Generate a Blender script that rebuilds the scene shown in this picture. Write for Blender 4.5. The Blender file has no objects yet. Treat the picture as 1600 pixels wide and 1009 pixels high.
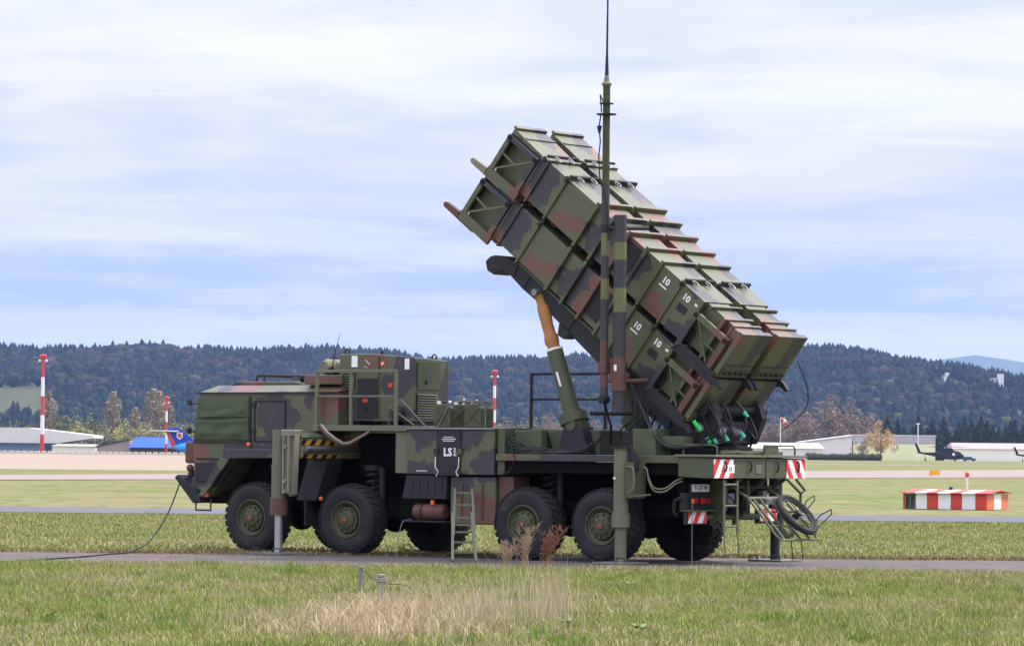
import bpy, math, random
import numpy as np
from math import radians as R, sin, cos, pi, atan2, sqrt
from mathutils import Vector, Matrix, noise as mnoise
random.seed(7); RNG = np.random.default_rng(7)
S = bpy.context.scene; COL = S.collection

# ------------------------------------------------------------------ camera
CAMH = 1.87; FPX = 6045.0
cd = bpy.data.cameras.new('camera'); cam = bpy.data.objects.new('camera', cd); COL.objects.link(cam)
cd.sensor_width = 36.0; cd.lens = 36.0 * FPX / 1600.0; cd.clip_start = 0.5; cd.clip_end = 30000
PITCH = math.atan((704 - 504.5) / FPX); ROLL = R(0.6)
fw = Vector((0, cos(PITCH), sin(PITCH))); rt0 = Vector((1, 0, 0)); up0 = rt0.cross(fw)
rt = rt0 * cos(ROLL) + up0 * sin(ROLL); up = up0 * cos(ROLL) - rt0 * sin(ROLL)
M = Matrix((rt, up, -fw)).transposed().to_4x4(); M.translation = (0, 0, CAMH)
cam.matrix_world = M; S.camera = cam

# ------------------------------------------------------------------ sky, sun, exposure
SUN_EL = R(56); SUN_AZ = R(66)          # azimuth from +Y (view direction) clockwise
w = bpy.data.worlds.new('World'); S.world = w; w.use_nodes = True
nt = w.node_tree; N = nt.nodes; L = nt.links; N.clear()
def nd(t, **kw):
    n = N.new(t)
    for k, v in kw.items(): setattr(n, k, v)
    return n
tc = nd('ShaderNodeTexCoord'); sep = nd('ShaderNodeSeparateXYZ'); L.new(tc.outputs['Generated'], sep.inputs[0])
def mth(op, a, b=None, c=None):
    n = nd('ShaderNodeMath', operation=op)
    for i, x in enumerate((a, b, c)):
        if x is None: continue
        if isinstance(x, (int, float)): n.inputs[i].default_value = x
        else: L.new(x, n.inputs[i])
    return n.outputs[0]
zc = mth('MAXIMUM', sep.outputs[2], 0.0)
den = mth('ADD', zc, 0.075)
cx = mth('DIVIDE', sep.outputs[0], den); cy = mth('DIVIDE', sep.outputs[1], den)
comb = nd('ShaderNodeCombineXYZ'); L.new(cx, comb.inputs[0]); L.new(cy, comb.inputs[1])
def wnoise(scale, detail, rough, off, dist=0.0, sy=1.0):
    mp = nd('ShaderNodeMapping'); mp.inputs['Location'].default_value = off; mp.inputs['Scale'].default_value = (1, sy, 1)
    L.new(comb.outputs[0], mp.inputs[0])
    n = nd('ShaderNodeTexNoise'); n.inputs['Scale'].default_value = scale; n.inputs['Detail'].default_value = detail
    n.inputs['Roughness'].default_value = rough; n.inputs['Distortion'].default_value = dist
    L.new(mp.outputs[0], n.inputs['Vector']); return n.outputs['Fac']
n1 = wnoise(0.95, 5, 0.5, (3.1, 1.7, 0), 0.35)
n2 = wnoise(3.2, 6, 0.55, (9.0, 4.2, 2), 0.6)
n3 = wnoise(1.1, 3, 0.5, (1.0, 8.6, 5), 0.2)
def ramp(f, stops):
    r = nd('ShaderNodeValToRGB'); e = r.color_ramp.elements
    e[0].position, e[0].color = stops[0][0], (*stops[0][1], 1); e[1].position, e[1].color = stops[-1][0], (*stops[-1][1], 1)
    for p, c in stops[1:-1]:
        x = e.new(p); x.color = (*c, 1)
    L.new(f, r.inputs[0]); return r.outputs[0]
cov = mth('ADD', mth('MULTIPLY', n1, 0.74), mth('MULTIPLY', n2, 0.26))
# cloud decks lie in layers: a bank over the hills, a clearer gap above it, then broken sheets
lay = ramp(mth('MULTIPLY', mth('ADD', zc, mth('MULTIPLY', mth('SUBTRACT', mth('ADD', mth('MULTIPLY', n1, .6), mth('MULTIPLY', n2, .4)), 0.5), 0.035)), 8.0), [(p, (0.5 + q,) * 3) for p, q in ((0.0, .09), (.215, .10), (.262, .07), (.285, -.075), (.37, -.07), (.45, .02), (.55, -.02), (.66, -.035), (.80, .05), (1.0, .03))])
cov = mth('ADD', cov, mth('SUBTRACT', lay, 0.5))
deck = ramp(cov, [(0.37, (0.475, 0.545, 0.82)), (0.455, (0.565, 0.60, 0.835)), (0.54, (0.67, 0.67, 0.85)), (0.64, (0.765, 0.755, 0.86))])
tint = ramp(n3, [(0.40, (0.97, 0.985, 1.03)), (0.62, (1.02, 1.0, 0.985))])
mx = nd('ShaderNodeMix', data_type='RGBA', blend_type='MULTIPLY'); mx.inputs[0].default_value = 1.0
L.new(deck, mx.inputs[6]); L.new(tint, mx.inputs[7])
# overcast luminance rises toward the zenith (standard overcast sky)
lum = mth('ADD', mth('MULTIPLY', zc, 2.6), 0.98)
vm = nd('ShaderNodeVectorMath', operation='SCALE'); L.new(mx.outputs[2], vm.inputs[0]); L.new(lum, vm.inputs['Scale'])
sky = nd('ShaderNodeTexSky', sky_type='NISHITA'); sky.sun_disc = False; sky.sun_elevation = SUN_EL; sky.sun_rotation = SUN_AZ
sky.air_density = 1.2; sky.dust_density = 2.0
bgs = nd('ShaderNodeBackground'); bgs.inputs[1].default_value = 0.08; L.new(sky.outputs[0], bgs.inputs[0])
bgc = nd('ShaderNodeBackground'); bgc.inputs[1].default_value = 1.0; L.new(vm.outputs[0], bgc.inputs[0])
# a clear blue gap low over the hills, cloud elsewhere
clear = ramp(mth('ADD', cov, mth('MULTIPLY', zc, 1.0)), [(0.40, (0.86, 0.86, 0.86)), (0.52, (1, 1, 1))])
mxs = nd('ShaderNodeMixShader'); L.new(clear, mxs.inputs[0]); L.new(bgs.outputs[0], mxs.inputs[1]); L.new(bgc.outputs[0], mxs.inputs[2])
out = nd('ShaderNodeOutputWorld'); L.new(mxs.outputs[0], out.inputs[0])

sl = bpy.data.lights.new('sun', 'SUN'); so = bpy.data.objects.new('sun', sl); COL.objects.link(so)
sl.energy = 4.6; sl.angle = R(12); sl.color = (1.0, 0.93, 0.81)
sd = Vector((sin(SUN_AZ) * cos(SUN_EL), cos(SUN_AZ) * cos(SUN_EL), sin(SUN_EL)))
so.rotation_euler = (-sd).to_track_quat('-Z', 'Y').to_euler(); so.location = sd * 200
S.view_settings.view_transform = 'Standard'; S.view_settings.look = 'None'
S.view_settings.exposure = 0.16; S.view_settings.gamma = 1.0
S.cycles.max_bounces = 6; S.cycles.volume_bounces = 1; S.cycles.use_denoising = True

# ------------------------------------------------------------------ materials
MATS = {}
class NB:
    def __init__(s, name, rough=0.7, spec=0.3, metal=0.0):
        s.m = bpy.data.materials.new(name); s.m.use_nodes = True; s.t = s.m.node_tree; s.b = s.t.nodes['Principled BSDF']
        s.b.inputs['Roughness'].default_value = rough; s.b.inputs['Specular IOR Level'].default_value = spec; s.b.inputs['Metallic'].default_value = metal
        MATS[name] = s.m
    def n(s, t, **kw):
        x = s.t.nodes.new(t)
        for k, v in kw.items(): setattr(x, k, v)
        return x
    def l(s, a, b): s.t.links.new(a, b)
    def coord(s, kind='Object', scale=(1, 1, 1), loc=(0, 0, 0), rot=(0, 0, 0)):
        c = s.n('ShaderNodeTexCoord'); m = s.n('ShaderNodeMapping'); m.inputs['Scale'].default_value = scale; m.inputs['Location'].default_value = loc; m.inputs['Rotation'].default_value = rot
        s.l(c.outputs[kind], m.inputs[0]); return m.outputs[0]
    def noise(s, vec, scale, detail=3, rough=0.55, dist=0.0):
        x = s.n('ShaderNodeTexNoise'); x.inputs['Scale'].default_value = scale; x.inputs['Detail'].default_value = detail
        x.inputs['Roughness'].default_value = rough; x.inputs['Distortion'].default_value = dist
        s.l(vec, x.inputs['Vector']); return x.outputs['Fac']
    def ramp(s, f, stops, const=False):
        r = s.n('ShaderNodeValToRGB'); e = r.color_ramp.elements
        if const: r.color_ramp.interpolation = 'CONSTANT'
        e[0].position, e[0].color = stops[0][0], (*stops[0][1], 1); e[1].position, e[1].color = stops[-1][0], (*stops[-1][1], 1)
        for p, c in stops[1:-1]:
            x = e.new(p); x.color = (*c, 1)
        s.l(f, r.inputs[0]); return r.outputs[0]
    def mix(s, a, b, f, blend='MIX'):
        x = s.n('ShaderNodeMix', data_type='RGBA', blend_type=blend)
        for i, v in ((0, f), (6, a), (7, b)):
            if isinstance(v, (int, float)): x.inputs[i].default_value = v
            elif isinstance(v, tuple): x.inputs[i].default_value = (*v, 1)
            else: s.l(v, x.inputs[i])
        return x.outputs[2]
    def col(s, c):
        if isinstance(c, tuple): s.b.inputs['Base Color'].default_value = (*c, 1)
        else: s.l(c, s.b.inputs['Base Color'])
        return s
    def bump(s, f, strength, dist):
        x = s.n('ShaderNodeBump'); x.inputs['Strength'].default_value = strength; x.inputs['Distance'].default_value = dist
        s.l(f, x.inputs['Height']); s.l(x.outputs[0], s.b.inputs['Normal']); return s
    def rough(s, f, lo, hi):
        x = s.n('ShaderNodeMapRange'); x.inputs['To Min'].default_value = lo; x.inputs['To Max'].default_value = hi
        s.l(f, x.inputs['Value']); s.l(x.outputs[0], s.b.inputs['Roughness']); return s

GREEN = (0.076, 0.084, 0.034); BLACK = (0.026, 0.0245, 0.029); BROWN = (0.125, 0.053, 0.034)
def camo(name, off, scale=0.8, base=GREEN, brown=0.60, black=0.555, cs=(1, 1, 1)):
    m = NB(name, 0.45, 0.6); v = m.coord(loc=off, scale=cs)
    e1 = m.ramp(m.noise(v, scale, 1.2, 0.4, 0.35), [(black - 0.006, (0, 0, 0)), (black + 0.006, (1, 1, 1))])
    v2 = m.coord(loc=(off[0] + 7.3, off[1] - 3.1, off[2] + 5.7))
    e2 = m.ramp(m.noise(v2, scale * 1.05, 1.2, 0.4, 0.35), [(brown - 0.006, (0, 0, 0)), (brown + 0.006, (1, 1, 1))])
    fad = m.noise(v, 2.3, 4, 0.6); f2 = m.noise(v, 30, 3, 0.6)
    g = m.mix(tuple(x * 0.84 for x in base), tuple(x * 1.18 for x in base), fad)
    c = m.mix(g, BLACK, e1); c = m.mix(c, BROWN, e2)
    # dust and scuffs
    d = m.ramp(m.noise(v, 6, 6, 0.7), [(0.56, (0, 0, 0)), (0.80, (1, 1, 1))])
    c = m.mix(c, (0.17, 0.15, 0.11), m.mix((0, 0, 0), (0.30, 0.30, 0.30), d))
    m.col(c); m.rough(f2, 0.36, 0.52); m.bump(fad, 0.12, 0.02); return m.m
def camo_patches(name, blacks, browns, wob=0.5, freq=2.6, base=GREEN):
    """three-tone paint: each patch is an ellipsoid (centre, radii) in the object's own metres, its edge wobbled by noise"""
    m = NB(name, 0.45, 0.6); v = m.coord(); wn = m.n('ShaderNodeTexNoise'); wn.inputs['Scale'].default_value = freq; wn.inputs['Detail'].default_value = 1.5; wn.inputs['Distortion'].default_value = .5; m.l(v, wn.inputs['Vector'])
    def field(bl):
        last = None
        for c, r in bl:
            a = m.n('ShaderNodeVectorMath', operation='SUBTRACT'); a.inputs[1].default_value = c; m.l(v, a.inputs[0])
            b = m.n('ShaderNodeVectorMath', operation='DIVIDE'); b.inputs[1].default_value = r; m.l(a.outputs[0], b.inputs[0])
            l = m.n('ShaderNodeVectorMath', operation='LENGTH'); m.l(b.outputs[0], l.inputs[0]); o = l.outputs['Value']
            if last is not None:
                q = m.n('ShaderNodeMath', operation='MINIMUM'); m.l(last, q.inputs[0]); m.l(o, q.inputs[1]); o = q.outputs[0]
            last = o
        q = m.n('ShaderNodeMath', operation='MULTIPLY_ADD'); m.l(wn.outputs['Fac'], q.inputs[0]); q.inputs[1].default_value = wob * 4; m.l(last, q.inputs[2])
        return q.outputs[0]
    def mask(bl):
        g = m.n('ShaderNodeMapRange'); g.inputs['From Min'].default_value = 1 + wob * 2 + .02; g.inputs['From Max'].default_value = 1 + wob * 2 - .02; m.l(field(bl), g.inputs['Value']); return g.outputs[0]
    fad = m.noise(v, 2.3, 4, 0.6); f2 = m.noise(v, 30, 3, 0.6)
    c = m.mix(tuple(x * 0.82 for x in base), tuple(x * 1.2 for x in base), fad)
    c = m.mix(c, m.mix(tuple(x * .8 for x in BLACK), tuple(x * 1.25 for x in BLACK), fad), mask(blacks)); c = m.mix(c, m.mix(tuple(x * .8 for x in BROWN), tuple(x * 1.2 for x in BROWN), fad), mask(browns))
    d = m.ramp(m.noise(v, 6, 6, 0.7), [(0.54, (0, 0, 0)), (0.80, (0.34, 0.34, 0.34))]); c = m.mix(c, (0.17, 0.15, 0.11), d)
    st = m.ramp(m.noise(m.coord(scale=(9, 9, .8)), 1.5, 4, .6), [(.58, (0, 0, 0)), (.75, (.28, .28, .28))]); c = m.mix(c, tuple(x * .35 for x in base), st)
    m.col(c); m.rough(f2, 0.36, 0.54); m.bump(fad, 0.12, 0.02); return m.m
camo_patches('camo', [((-7.05, .1, 2.40), (.50, .5, .50)), ((-8.62, .1, 1.42), (.5, .5, .24)), ((-7.6, 0, 1.85), (.75, .6, .20)), ((-6.2, .1, 2.72), (.35, .3, .14)), ((-.35, .2, 1.75), (.95, 1.2, .4)), ((-8.45, .8, 3.0), (.28, .9, .2)), ((-7.3, 1.4, 3.05), (.35, .6, .2)), ((-7.6, .1, 2.0), (.5, .3, .12))],
             [((-7.95, .6, 3.02), (.32, 1.0, .16)), ((-5.85, .1, 2.72), (.40, .5, .30)), ((-8.98, .2, 1.85), (.24, .7, .34)), ((-6.25, .3, 3.1), (.32, .5, .18)), ((-1.75, .1, 1.76), (.2, .3, .2))])
camo_patches('camo_canister', [((1.08, .0, -.42), (.26, .55, .50)), ((2.72, .45, -.40), (.50, .9, .55)), ((3.50, .0, -.35), (.22, .3, .28)), ((4.85, .0, -.78), (.34, .3, .18)), ((.35, .85, .0), (.5, .34, .2)), ((1.65, .75, .0), (.34, .42, .2)), ((5.9, .72, -.2), (.35, .30, .36)), ((4.7, .15, .02), (.28, .30, .14)), ((.70, .0, -.45), (.14, .1, .35)), ((4.0, .8, .02), (.25, .3, .2)), ((5.3, .7, .02), (.2, .3, .2)), ((.38, -.03, -.15), (.5, .12, .10)), ((.72, -.03, -.40), (.10, .12, .30)), ((4.97, -.03, -.72), (.13, .10, .34))],
             [((.83, 0, -.80), (.24, .3, .20)), ((1.82, 0, -.66), (.20, .3, .15)), ((2.08, 0, -.56), (.15, .3, .20)), ((3.12, .05, -.16), (.22, .35, .30)), ((2.95, 0, -.60), (.18, .25, .26)), ((4.10, 0, -.66), (.16, .3, .17)), ((4.28, 0, -.76), (.16, .3, .12)), ((5.62, .1, -.10), (.36, .36, .28)), ((.62, 1.0, .0), (.3, .4, .12)), ((2.45, .55, .03), (.18, .6, .16)), ((3.42, .85, .05), (.32, .35, .2)), ((.76, .0, -.9), (.16, .15, .14)), ((5.7, .0, -.6), (.1, .15, .35))], freq=3.2)
camo_patches('camo_generator', [((-4.42, .33, 3.22), (.30, .5, .46)), ((-4.22, 1.32, 2.98), (.3, .25, .55)), ((-5.52, .3, 2.62), (.38, .3, .30)), ((-4.5, .33, 2.48), (.32, .2, .16)), ((-4.8, .33, 2.98), (.12, .2, .22))], [((-5.05, .33, 3.46), (.30, .4, .17))])
camo_patches('camo_box', [((-3.72, 0, 2.22), (.30, .4, .34)), ((-3.80, 0, 1.47), (.36, .4, .22)), ((-2.80, 0, 2.22), (.38, .4, .40)), ((-2.36, 0, 1.60), (.34, .4, .30)), ((-2.95, 0, 1.35), (.25, .4, .25))], [((-2.55, 0, .80), (.40, .5, .36))])
camo('camo_mast', (0.2, 0.1, 5.0), 0.9, base=(0.085, 0.105, 0.045), brown=0.9, black=0.47, cs=(.05, .05, 1.3))
def plain(name, c, rough=0.6, spec=0.3, metal=0.0, var=0.25, sc=4.0):
    m = NB(name, rough, spec, metal); v = m.coord(); f = m.noise(v, sc, 5, 0.6)
    m.col(m.mix(tuple(x * (1 - var) for x in c), tuple(min(1, x * (1 + var)) for x in c), f)); m.rough(f, max(0.02, rough - 0.1), min(1, rough + 0.1)); return m.m
plain('pad_grey', (0.15, 0.15, 0.145)); plain('mast_dark', (0.045, 0.043, 0.048)); plain('mast_green', (0.125, 0.135, 0.055)); plain('olive', (0.072, 0.085, 0.044)); plain('rim_paint', (0.066, 0.07, 0.032), .5); plain('olive_light', (0.13, 0.135, 0.085)); plain('khaki', (0.19, 0.18, 0.125))
plain('dark_paint', (0.021, 0.021, 0.023)); plain('black_steel', (0.008, 0.008, 0.008)); plain('underbody', (0.005, 0.0045, 0.004), 0.9, 0.1)  # underbody: shade beneath the truck put into a near-black colour
plain('brown_paint', (0.11, 0.055, 0.040)); plain('steel', (0.42, 0.42, 0.42), 0.35, 0.5, 0.8); plain('grey_steel', (0.20, 0.20, 0.20), 0.5, 0.4, 0.4)
plain('cable_rubber', (0.016, 0.016, 0.016), 0.5); plain('white_label', (0.78, 0.78, 0.76), 0.5, var=0.05); plain('red_label', (0.62, 0.06, 0.03), 0.5, var=0.1)
plain('white_paint', (0.74, 0.73, 0.70), 0.5, var=0.08, sc=2); plain('red_paint', (0.52, 0.055, 0.035), 0.5, var=0.12); plain('red_paint_lit', (0.62, 0.15, 0.06), 0.5, var=0.1)  # last one is the hut's red with sunlight put into the colour
plain('red_lens', (0.32, 0.012, 0.010), 0.2, 0.6); plain('orange_lens', (0.75, 0.14, 0.015), 0.25, 0.6); plain('green_tape', (0.02, 0.55, 0.10), 0.4, var=0.1); plain('teal_tape', (0.04, 0.42, 0.28), 0.4, var=0.1)
plain('boot_fabric', (0.36, 0.17, 0.062), 0.85, 0.15, var=0.3, sc=7); plain('can_green', (0.055, 0.062, 0.026), 0.4, 0.45); plain('exhaust_steel', (0.11, 0.085, 0.065), 0.55, 0.4, 0.4)
plain('glass_dark', (0.02, 0.024, 0.026), 0.08, 0.6); plain('yellow_sign', (0.80, 0.36, 0.02), 0.5, var=0.05); plain('wood_grey', (0.27, 0.23, 0.20), 0.85)
m = NB('tarp', 0.8, 0.2); v = m.coord(); f = m.noise(v, 3.0, 5, 0.6, 0.8); m.col(m.mix((0.048, 0.066, 0.034), (0.085, 0.108, 0.06), f)); m.bump(m.noise(v, 5, 4, 0.5, 1.0), 0.7, 0.03)
m = NB('tarp_khaki', 0.85, 0.2); v = m.coord(); f = m.noise(v, 5.0, 5, 0.6, 0.8); m.col(m.mix((0.13, 0.13, 0.085), (0.22, 0.21, 0.145), f)); m.bump(f, 0.9, 0.04)
m = NB('rubber', 0.8, 0.25); v = m.coord(); f = m.noise(v, 3.5, 6, 0.7)
m.col(m.ramp(f, [(0.35, (0.017, 0.017, 0.018)), (0.62, (0.030, 0.029, 0.029)), (0.80, (0.085, 0.075, 0.062))])); m.bump(m.noise(v, 60, 2), 0.2, 0.004)
def stripes(name, c1, c2, axis_vec, period, rough=0.5):
    m = NB(name, rough, 0.3); c = m.n('ShaderNodeTexCoord'); d = m.n('ShaderNodeVectorMath', operation='DOT_PRODUCT'); d.inputs[1].default_value = axis_vec
    m.l(c.outputs['Object'], d.inputs[0]); a = m.n('ShaderNodeMath', operation='DIVIDE'); a.inputs[1].default_value = period; m.l(d.outputs['Value'], a.inputs[0])
    b = m.n('ShaderNodeMath', operation='FRACT'); m.l(a.outputs[0], b.inputs[0])
    g = m.ramp(b.outputs[0], [(0.0, (0, 0, 0)), (0.5, (1, 1, 1))], True)
    v = m.coord(); f = m.noise(v, 9, 5, 0.6); col = m.mix(c1, c2, g); m.col(m.mix(col, (0.2, 0.18, 0.15), m.ramp(f, [(0.55, (0, 0, 0)), (0.9, (0.4, 0.4, 0.4))]))); return m.m
stripes('hazard_near', (0.62, 0.04, 0.04), (0.80, 0.78, 0.76), (0, 0.86, -0.55), 0.25)
stripes('hazard_far', (0.62, 0.04, 0.04), (0.80, 0.78, 0.76), (0, 0.86, 0.55), 0.25)
stripes('hazard_yellow', (0.012, 0.012, 0.012), (0.58, 0.26, 0.02), (0, 0.8, -0.75), 0.22)
stripes('mast_bands', (0.60, 0.045, 0.035), (0.76, 0.74, 0.72), (0, 0, 1), 9.4)

# ground materials ---------------------------------------------------
def grass_ground():
    m = NB('grass_ground', 0.95, 0.1); v = m.coord('Object'); vs = m.coord('Object', (0.35, 1, 1))
    a = m.noise(vs, 0.035, 5, 0.6); b = m.noise(v, 0.5, 5, 0.65); c = m.noise(v, 6.0, 4, 0.7); band = m.noise(m.coord('Object', (0.06, 1.0, 1)), 0.05, 4, 0.6)
    g = m.mix((0.105, 0.135, 0.030), (0.155, 0.175, 0.050), b); straw = m.mix((0.20, 0.175, 0.095), (0.26, 0.22, 0.13), c)
    k = m.ramp(band, [(0.42, (0.08, 0.08, 0.08)), (0.60, (0.85, 0.85, 0.85))]); k2 = m.ramp(b, [(0.45, (0, 0, 0)), (0.75, (0.55, 0.55, 0.55))])
    col = m.mix(m.mix(g, straw, k2), m.mix(g, straw, 0.72), k)
    fs_ = m.noise(m.coord('Object', (1, .22, 1)), .8, 6, .75); fl_ = m.noise(m.coord('Object', (.35, .30, 1)), .30, 6, .75)
    col = m.mix(col, (0.085, 0.115, 0.024), m.ramp(fs_, [(.44, (0, 0, 0)), (.60, (.8, .8, .8))])); col = m.mix(col, (0.20, 0.165, 0.09), m.ramp(fl_, [(.47, (0, 0, 0)), (.62, (.75, .75, .75))]))
    col = m.mix(col, (0.09, 0.085, 0.03), m.ramp(c, [(0.55, (0, 0, 0)), (0.8, (0.5, 0.5, 0.5))])); m.col(col); m.bump(c, 0.6, 0.05); return m.m
grass_ground()
m = NB('concrete_pad', 0.9, 0.2); v = m.coord('Object'); a = m.noise(v, 0.9, 6, 0.65); b = m.noise(v, 14, 4, 0.7)
c = m.mix((0.075, 0.066, 0.058), (0.145, 0.128, 0.114), a); c = m.mix(c, (0.07, 0.055, 0.036), m.ramp(m.noise(v, 2.4, 6, 0.7), [(0.47, (0, 0, 0)), (0.66, (0.9, 0.9, 0.9))])); cr = m.noise(m.coord('Object', (.15, 1.2, 1)), 1.1, 5, .6); c = m.mix(c, (.035, .028, .018), m.ramp(cr, [(.485, (0, 0, 0)), (.5, (.8, .8, .8)), (.515, (0, 0, 0))])); m.col(c); m.bump(b, 0.4, 0.01)
m = NB('asphalt', 0.9, 0.2); v = m.coord('Object'); m.col(m.mix((0.085, 0.085, 0.095), (0.13, 0.127, 0.135), m.noise(v, 0.6, 5, 0.7)))
m = NB('runway', 0.9, 0.2); v = m.coord('Object', (0.2, 1, 1)); m.col(m.mix((0.215, 0.175, 0.14), (0.265, 0.22, 0.18), m.noise(v, 0.15, 5, 0.6)))
m = NB('apron', 0.9, 0.2); v = m.coord('Object', (0.2, 1, 1)); m.col(m.mix((0.245, 0.195, 0.14), (0.29, 0.235, 0.17), m.noise(v, 0.08, 4, 0.6)))
m = NB('wall_cream', 0.9, 0.2); v = m.coord('Object'); m.col(m.mix((0.70, 0.57, 0.43), (0.78, 0.64, 0.50), m.noise(v, 0.3, 4, 0.6)))
def attr_mat(name, rough=0.9, spec=0.1, trans=0.0):
    m = NB(name, rough, spec); a = m.n('ShaderNodeAttribute'); a.attribute_name = 'tint'; m.l(a.outputs['Color'], m.b.inputs['Base Color']); return m.m
attr_mat('leaf_tint'); attr_mat('blade_tint', 0.75, 0.2)
for nme, c in [('plaster_white', (0.62, 0.60, 0.57)), ('panel_lime', (0.74, 0.74, 0.42)), ('panel_grey', (0.40, 0.38, 0.40)), ('roof_blue', (0.03, 0.095, 0.46)), ('shed_dark', (0.05, 0.05, 0.055)),
               ('wall_tan', (0.33, 0.28, 0.24)), ('base_blue', (0.28, 0.45, 0.75)), ('roof_red', (0.34, 0.27, 0.26)), ('wall_pale', (0.80, 0.77, 0.66)), ('heli_body', (0.022, 0.024, 0.024)), ('fin_blue', (0.015, 0.06, 0.36)), ('fuselage_blue', (0.05, 0.32, 0.72)),
               ('concrete_light', (0.66, 0.62, 0.58)), ('blue_sheet', (0.05, 0.08, 0.16)), ('bark', (0.10, 0.075, 0.055))]:
    plain(nme, c, 0.75, 0.2, var=0.12, sc=0.4)

# ------------------------------------------------------------------ geometry helpers
class MB:
    def __init__(s): s.v = []; s.f = []
    def add(s, vs, fs):
        o = len(s.v); s.v += [tuple(p) for p in vs]; s.f += [tuple(i + o for i in q) for q in fs]; return s
    def box(s, x0, x1, y0, y1, z0, z1):
        return s.add([(x0, y0, z0), (x1, y0, z0), (x1, y1, z0), (x0, y1, z0), (x0, y0, z1), (x1, y0, z1), (x1, y1, z1), (x0, y1, z1)],
                     [(0, 3, 2, 1), (4, 5, 6, 7), (0, 1, 5, 4), (1, 2, 6, 5), (2, 3, 7, 6), (3, 0, 4, 7)])
    def prism(s, pts, y0, y1, f=None):
        """polygon of (x,z) extruded along y; f maps (x,y,z)"""
        n = len(pts); ar = sum(pts[i][0] * pts[(i + 1) % n][1] - pts[(i + 1) % n][0] * pts[i][1] for i in range(n))
        if ar < 0: pts = pts[::-1]
        vs = [(p[0], y0, p[1]) for p in pts] + [(p[0], y1, p[1]) for p in pts]
        fs = [tuple(range(n)), tuple(range(2 * n - 1, n - 1, -1))] + [(i, i + n, (i + 1) % n + n, (i + 1) % n) for i in range(n)]
        return s.add(vs, fs)
    def tube(s, path, r, seg=8, cap=True):
        P = [Vector(p) for p in path]; rs = r if isinstance(r, (list, tuple)) else [r] * len(P); vs = []; fs = []; nrm = None
        for i, p in enumerate(P):
            t = (P[min(i + 1, len(P) - 1)] - P[max(i - 1, 0)])
            t = t.normalized() if t.length > 1e-9 else Vector((0, 0, 1))
            if nrm is None: nrm = t.orthogonal().normalized()
            else:
                nrm = nrm - t * nrm.dot(t); nrm = nrm.normalized() if nrm.length > 1e-6 else t.orthogonal().normalized()
            b = t.cross(nrm)
            for k in range(seg):
                a = 2 * pi * k / seg; vs.append(p + (nrm * cos(a) + b * sin(a)) * rs[i])
        for i in range(len(P) - 1):
            for k in range(seg):
                k2 = (k + 1) % seg; fs.append((i * seg + k, i * seg + k2, (i + 1) * seg + k2, (i + 1) * seg + k))
        if cap: fs += [tuple(range(seg))[::-1], tuple(range((len(P) - 1) * seg, len(P) * seg))]
        return s.add(vs, fs)
    def bar(s, a, b, wd, ht=None, upv=(0, 0, 1)):
        a = Vector(a); b = Vector(b); ht = ht or wd; t = (b - a).normalized(); u = Vector(upv); sd = t.cross(u)
        if sd.length < 1e-4: sd = t.orthogonal()
        sd.normalize(); u = sd.cross(t); vs = []
        for p in (a, b):
            for i, j in ((-1, -1), (1, -1), (1, 1), (-1, 1)): vs.append(p + sd * i * wd / 2 + u * j * ht / 2)
        return s.add(vs, [(0, 1, 2, 3), (7, 6, 5, 4), (0, 4, 5, 1), (1, 5, 6, 2), (2, 6, 7, 3), (3, 7, 4, 0)])
    def lathe(s, prof, c, ax=(0, 1, 0), seg=32):
        """profile of (radius, distance along axis)"""
        ax = Vector(ax).normalized(); n = ax.orthogonal().normalized(); b = ax.cross(n); c = Vector(c); vs = []; fs = []
        for r_, h in prof:
            for k in range(seg):
                a = 2 * pi * k / seg; vs.append(c + ax * h + (n * cos(a) + b * sin(a)) * r_)
        for i in range(len(prof) - 1):
            for k in range(seg):
                k2 = (k + 1) % seg; fs.append((i * seg + k, i * seg + k2, (i + 1) * seg + k2, (i + 1) * seg + k))
        return s.add(vs, fs)
    def sphere(s, c, r, seg=10, rings=6):
        prof = [(max(1e-4, sin(pi * i / rings)) * r, -cos(pi * i / rings) * r) for i in range(rings + 1)]
        return s.lathe(prof, c, (0, 0, 1), seg)
    def move(s, f): s.v = [tuple(f(*p)) for p in s.v]; return s
def smooth(pts, k=5):
    P_ = [Vector(p) for p in pts]; out = []
    for i in range(len(P_) - 1):
        a, b, c, d = P_[max(i - 1, 0)], P_[i], P_[i + 1], P_[min(i + 2, len(P_) - 1)]
        for q in range(k):
            t = q / k; out.append(.5 * ((2 * b) + (c - a) * t + (2 * a - 5 * b + 4 * c - d) * t * t + (3 * b - a - 3 * c + d) * t ** 3))
    return out + [P_[-1]]
def obj(name, mb, mat, parent=None, bevel=0.0, smooth=True):
    me = bpy.data.meshes.new(name); me.from_pydata(mb.v, [], mb.f); me.update()
    if mat is not None: me.materials.append(MATS[mat])
    if smooth:
        me.polygons.foreach_set('use_smooth', [True] * len(me.polygons)); me.set_sharp_from_angle(angle=R(38))
    o = bpy.data.objects.new(name, me); COL.objects.link(o)
    if parent: o.parent = parent
    if bevel:
        b = o.modifiers.new('bevel', 'BEVEL'); b.width = bevel; b.segments = 2; b.limit_method = 'ANGLE'; b.angle_limit = R(35); b.harden_normals = True
    return o
def tag(o, label=None, cat=None, group=None, kind=None):
    for k, x in (('label', label), ('category', cat), ('group', group), ('kind', kind)):
        if x: o[k] = x
    return o
def thing(name, label, cat, loc=(0, 0, 0), rot=(0, 0, 0), group=None):
    o = bpy.data.objects.new(name, None); COL.objects.link(o); o.location = loc; o.rotation_euler = rot; o.empty_display_size = 0.2
    return tag(o, label, cat, group)
def copy_tree(o, parent=None):
    c = o.copy(); COL.objects.link(c); c.parent = parent
    for ch in list(o.children): copy_tree(ch, c)
    return c
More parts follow.
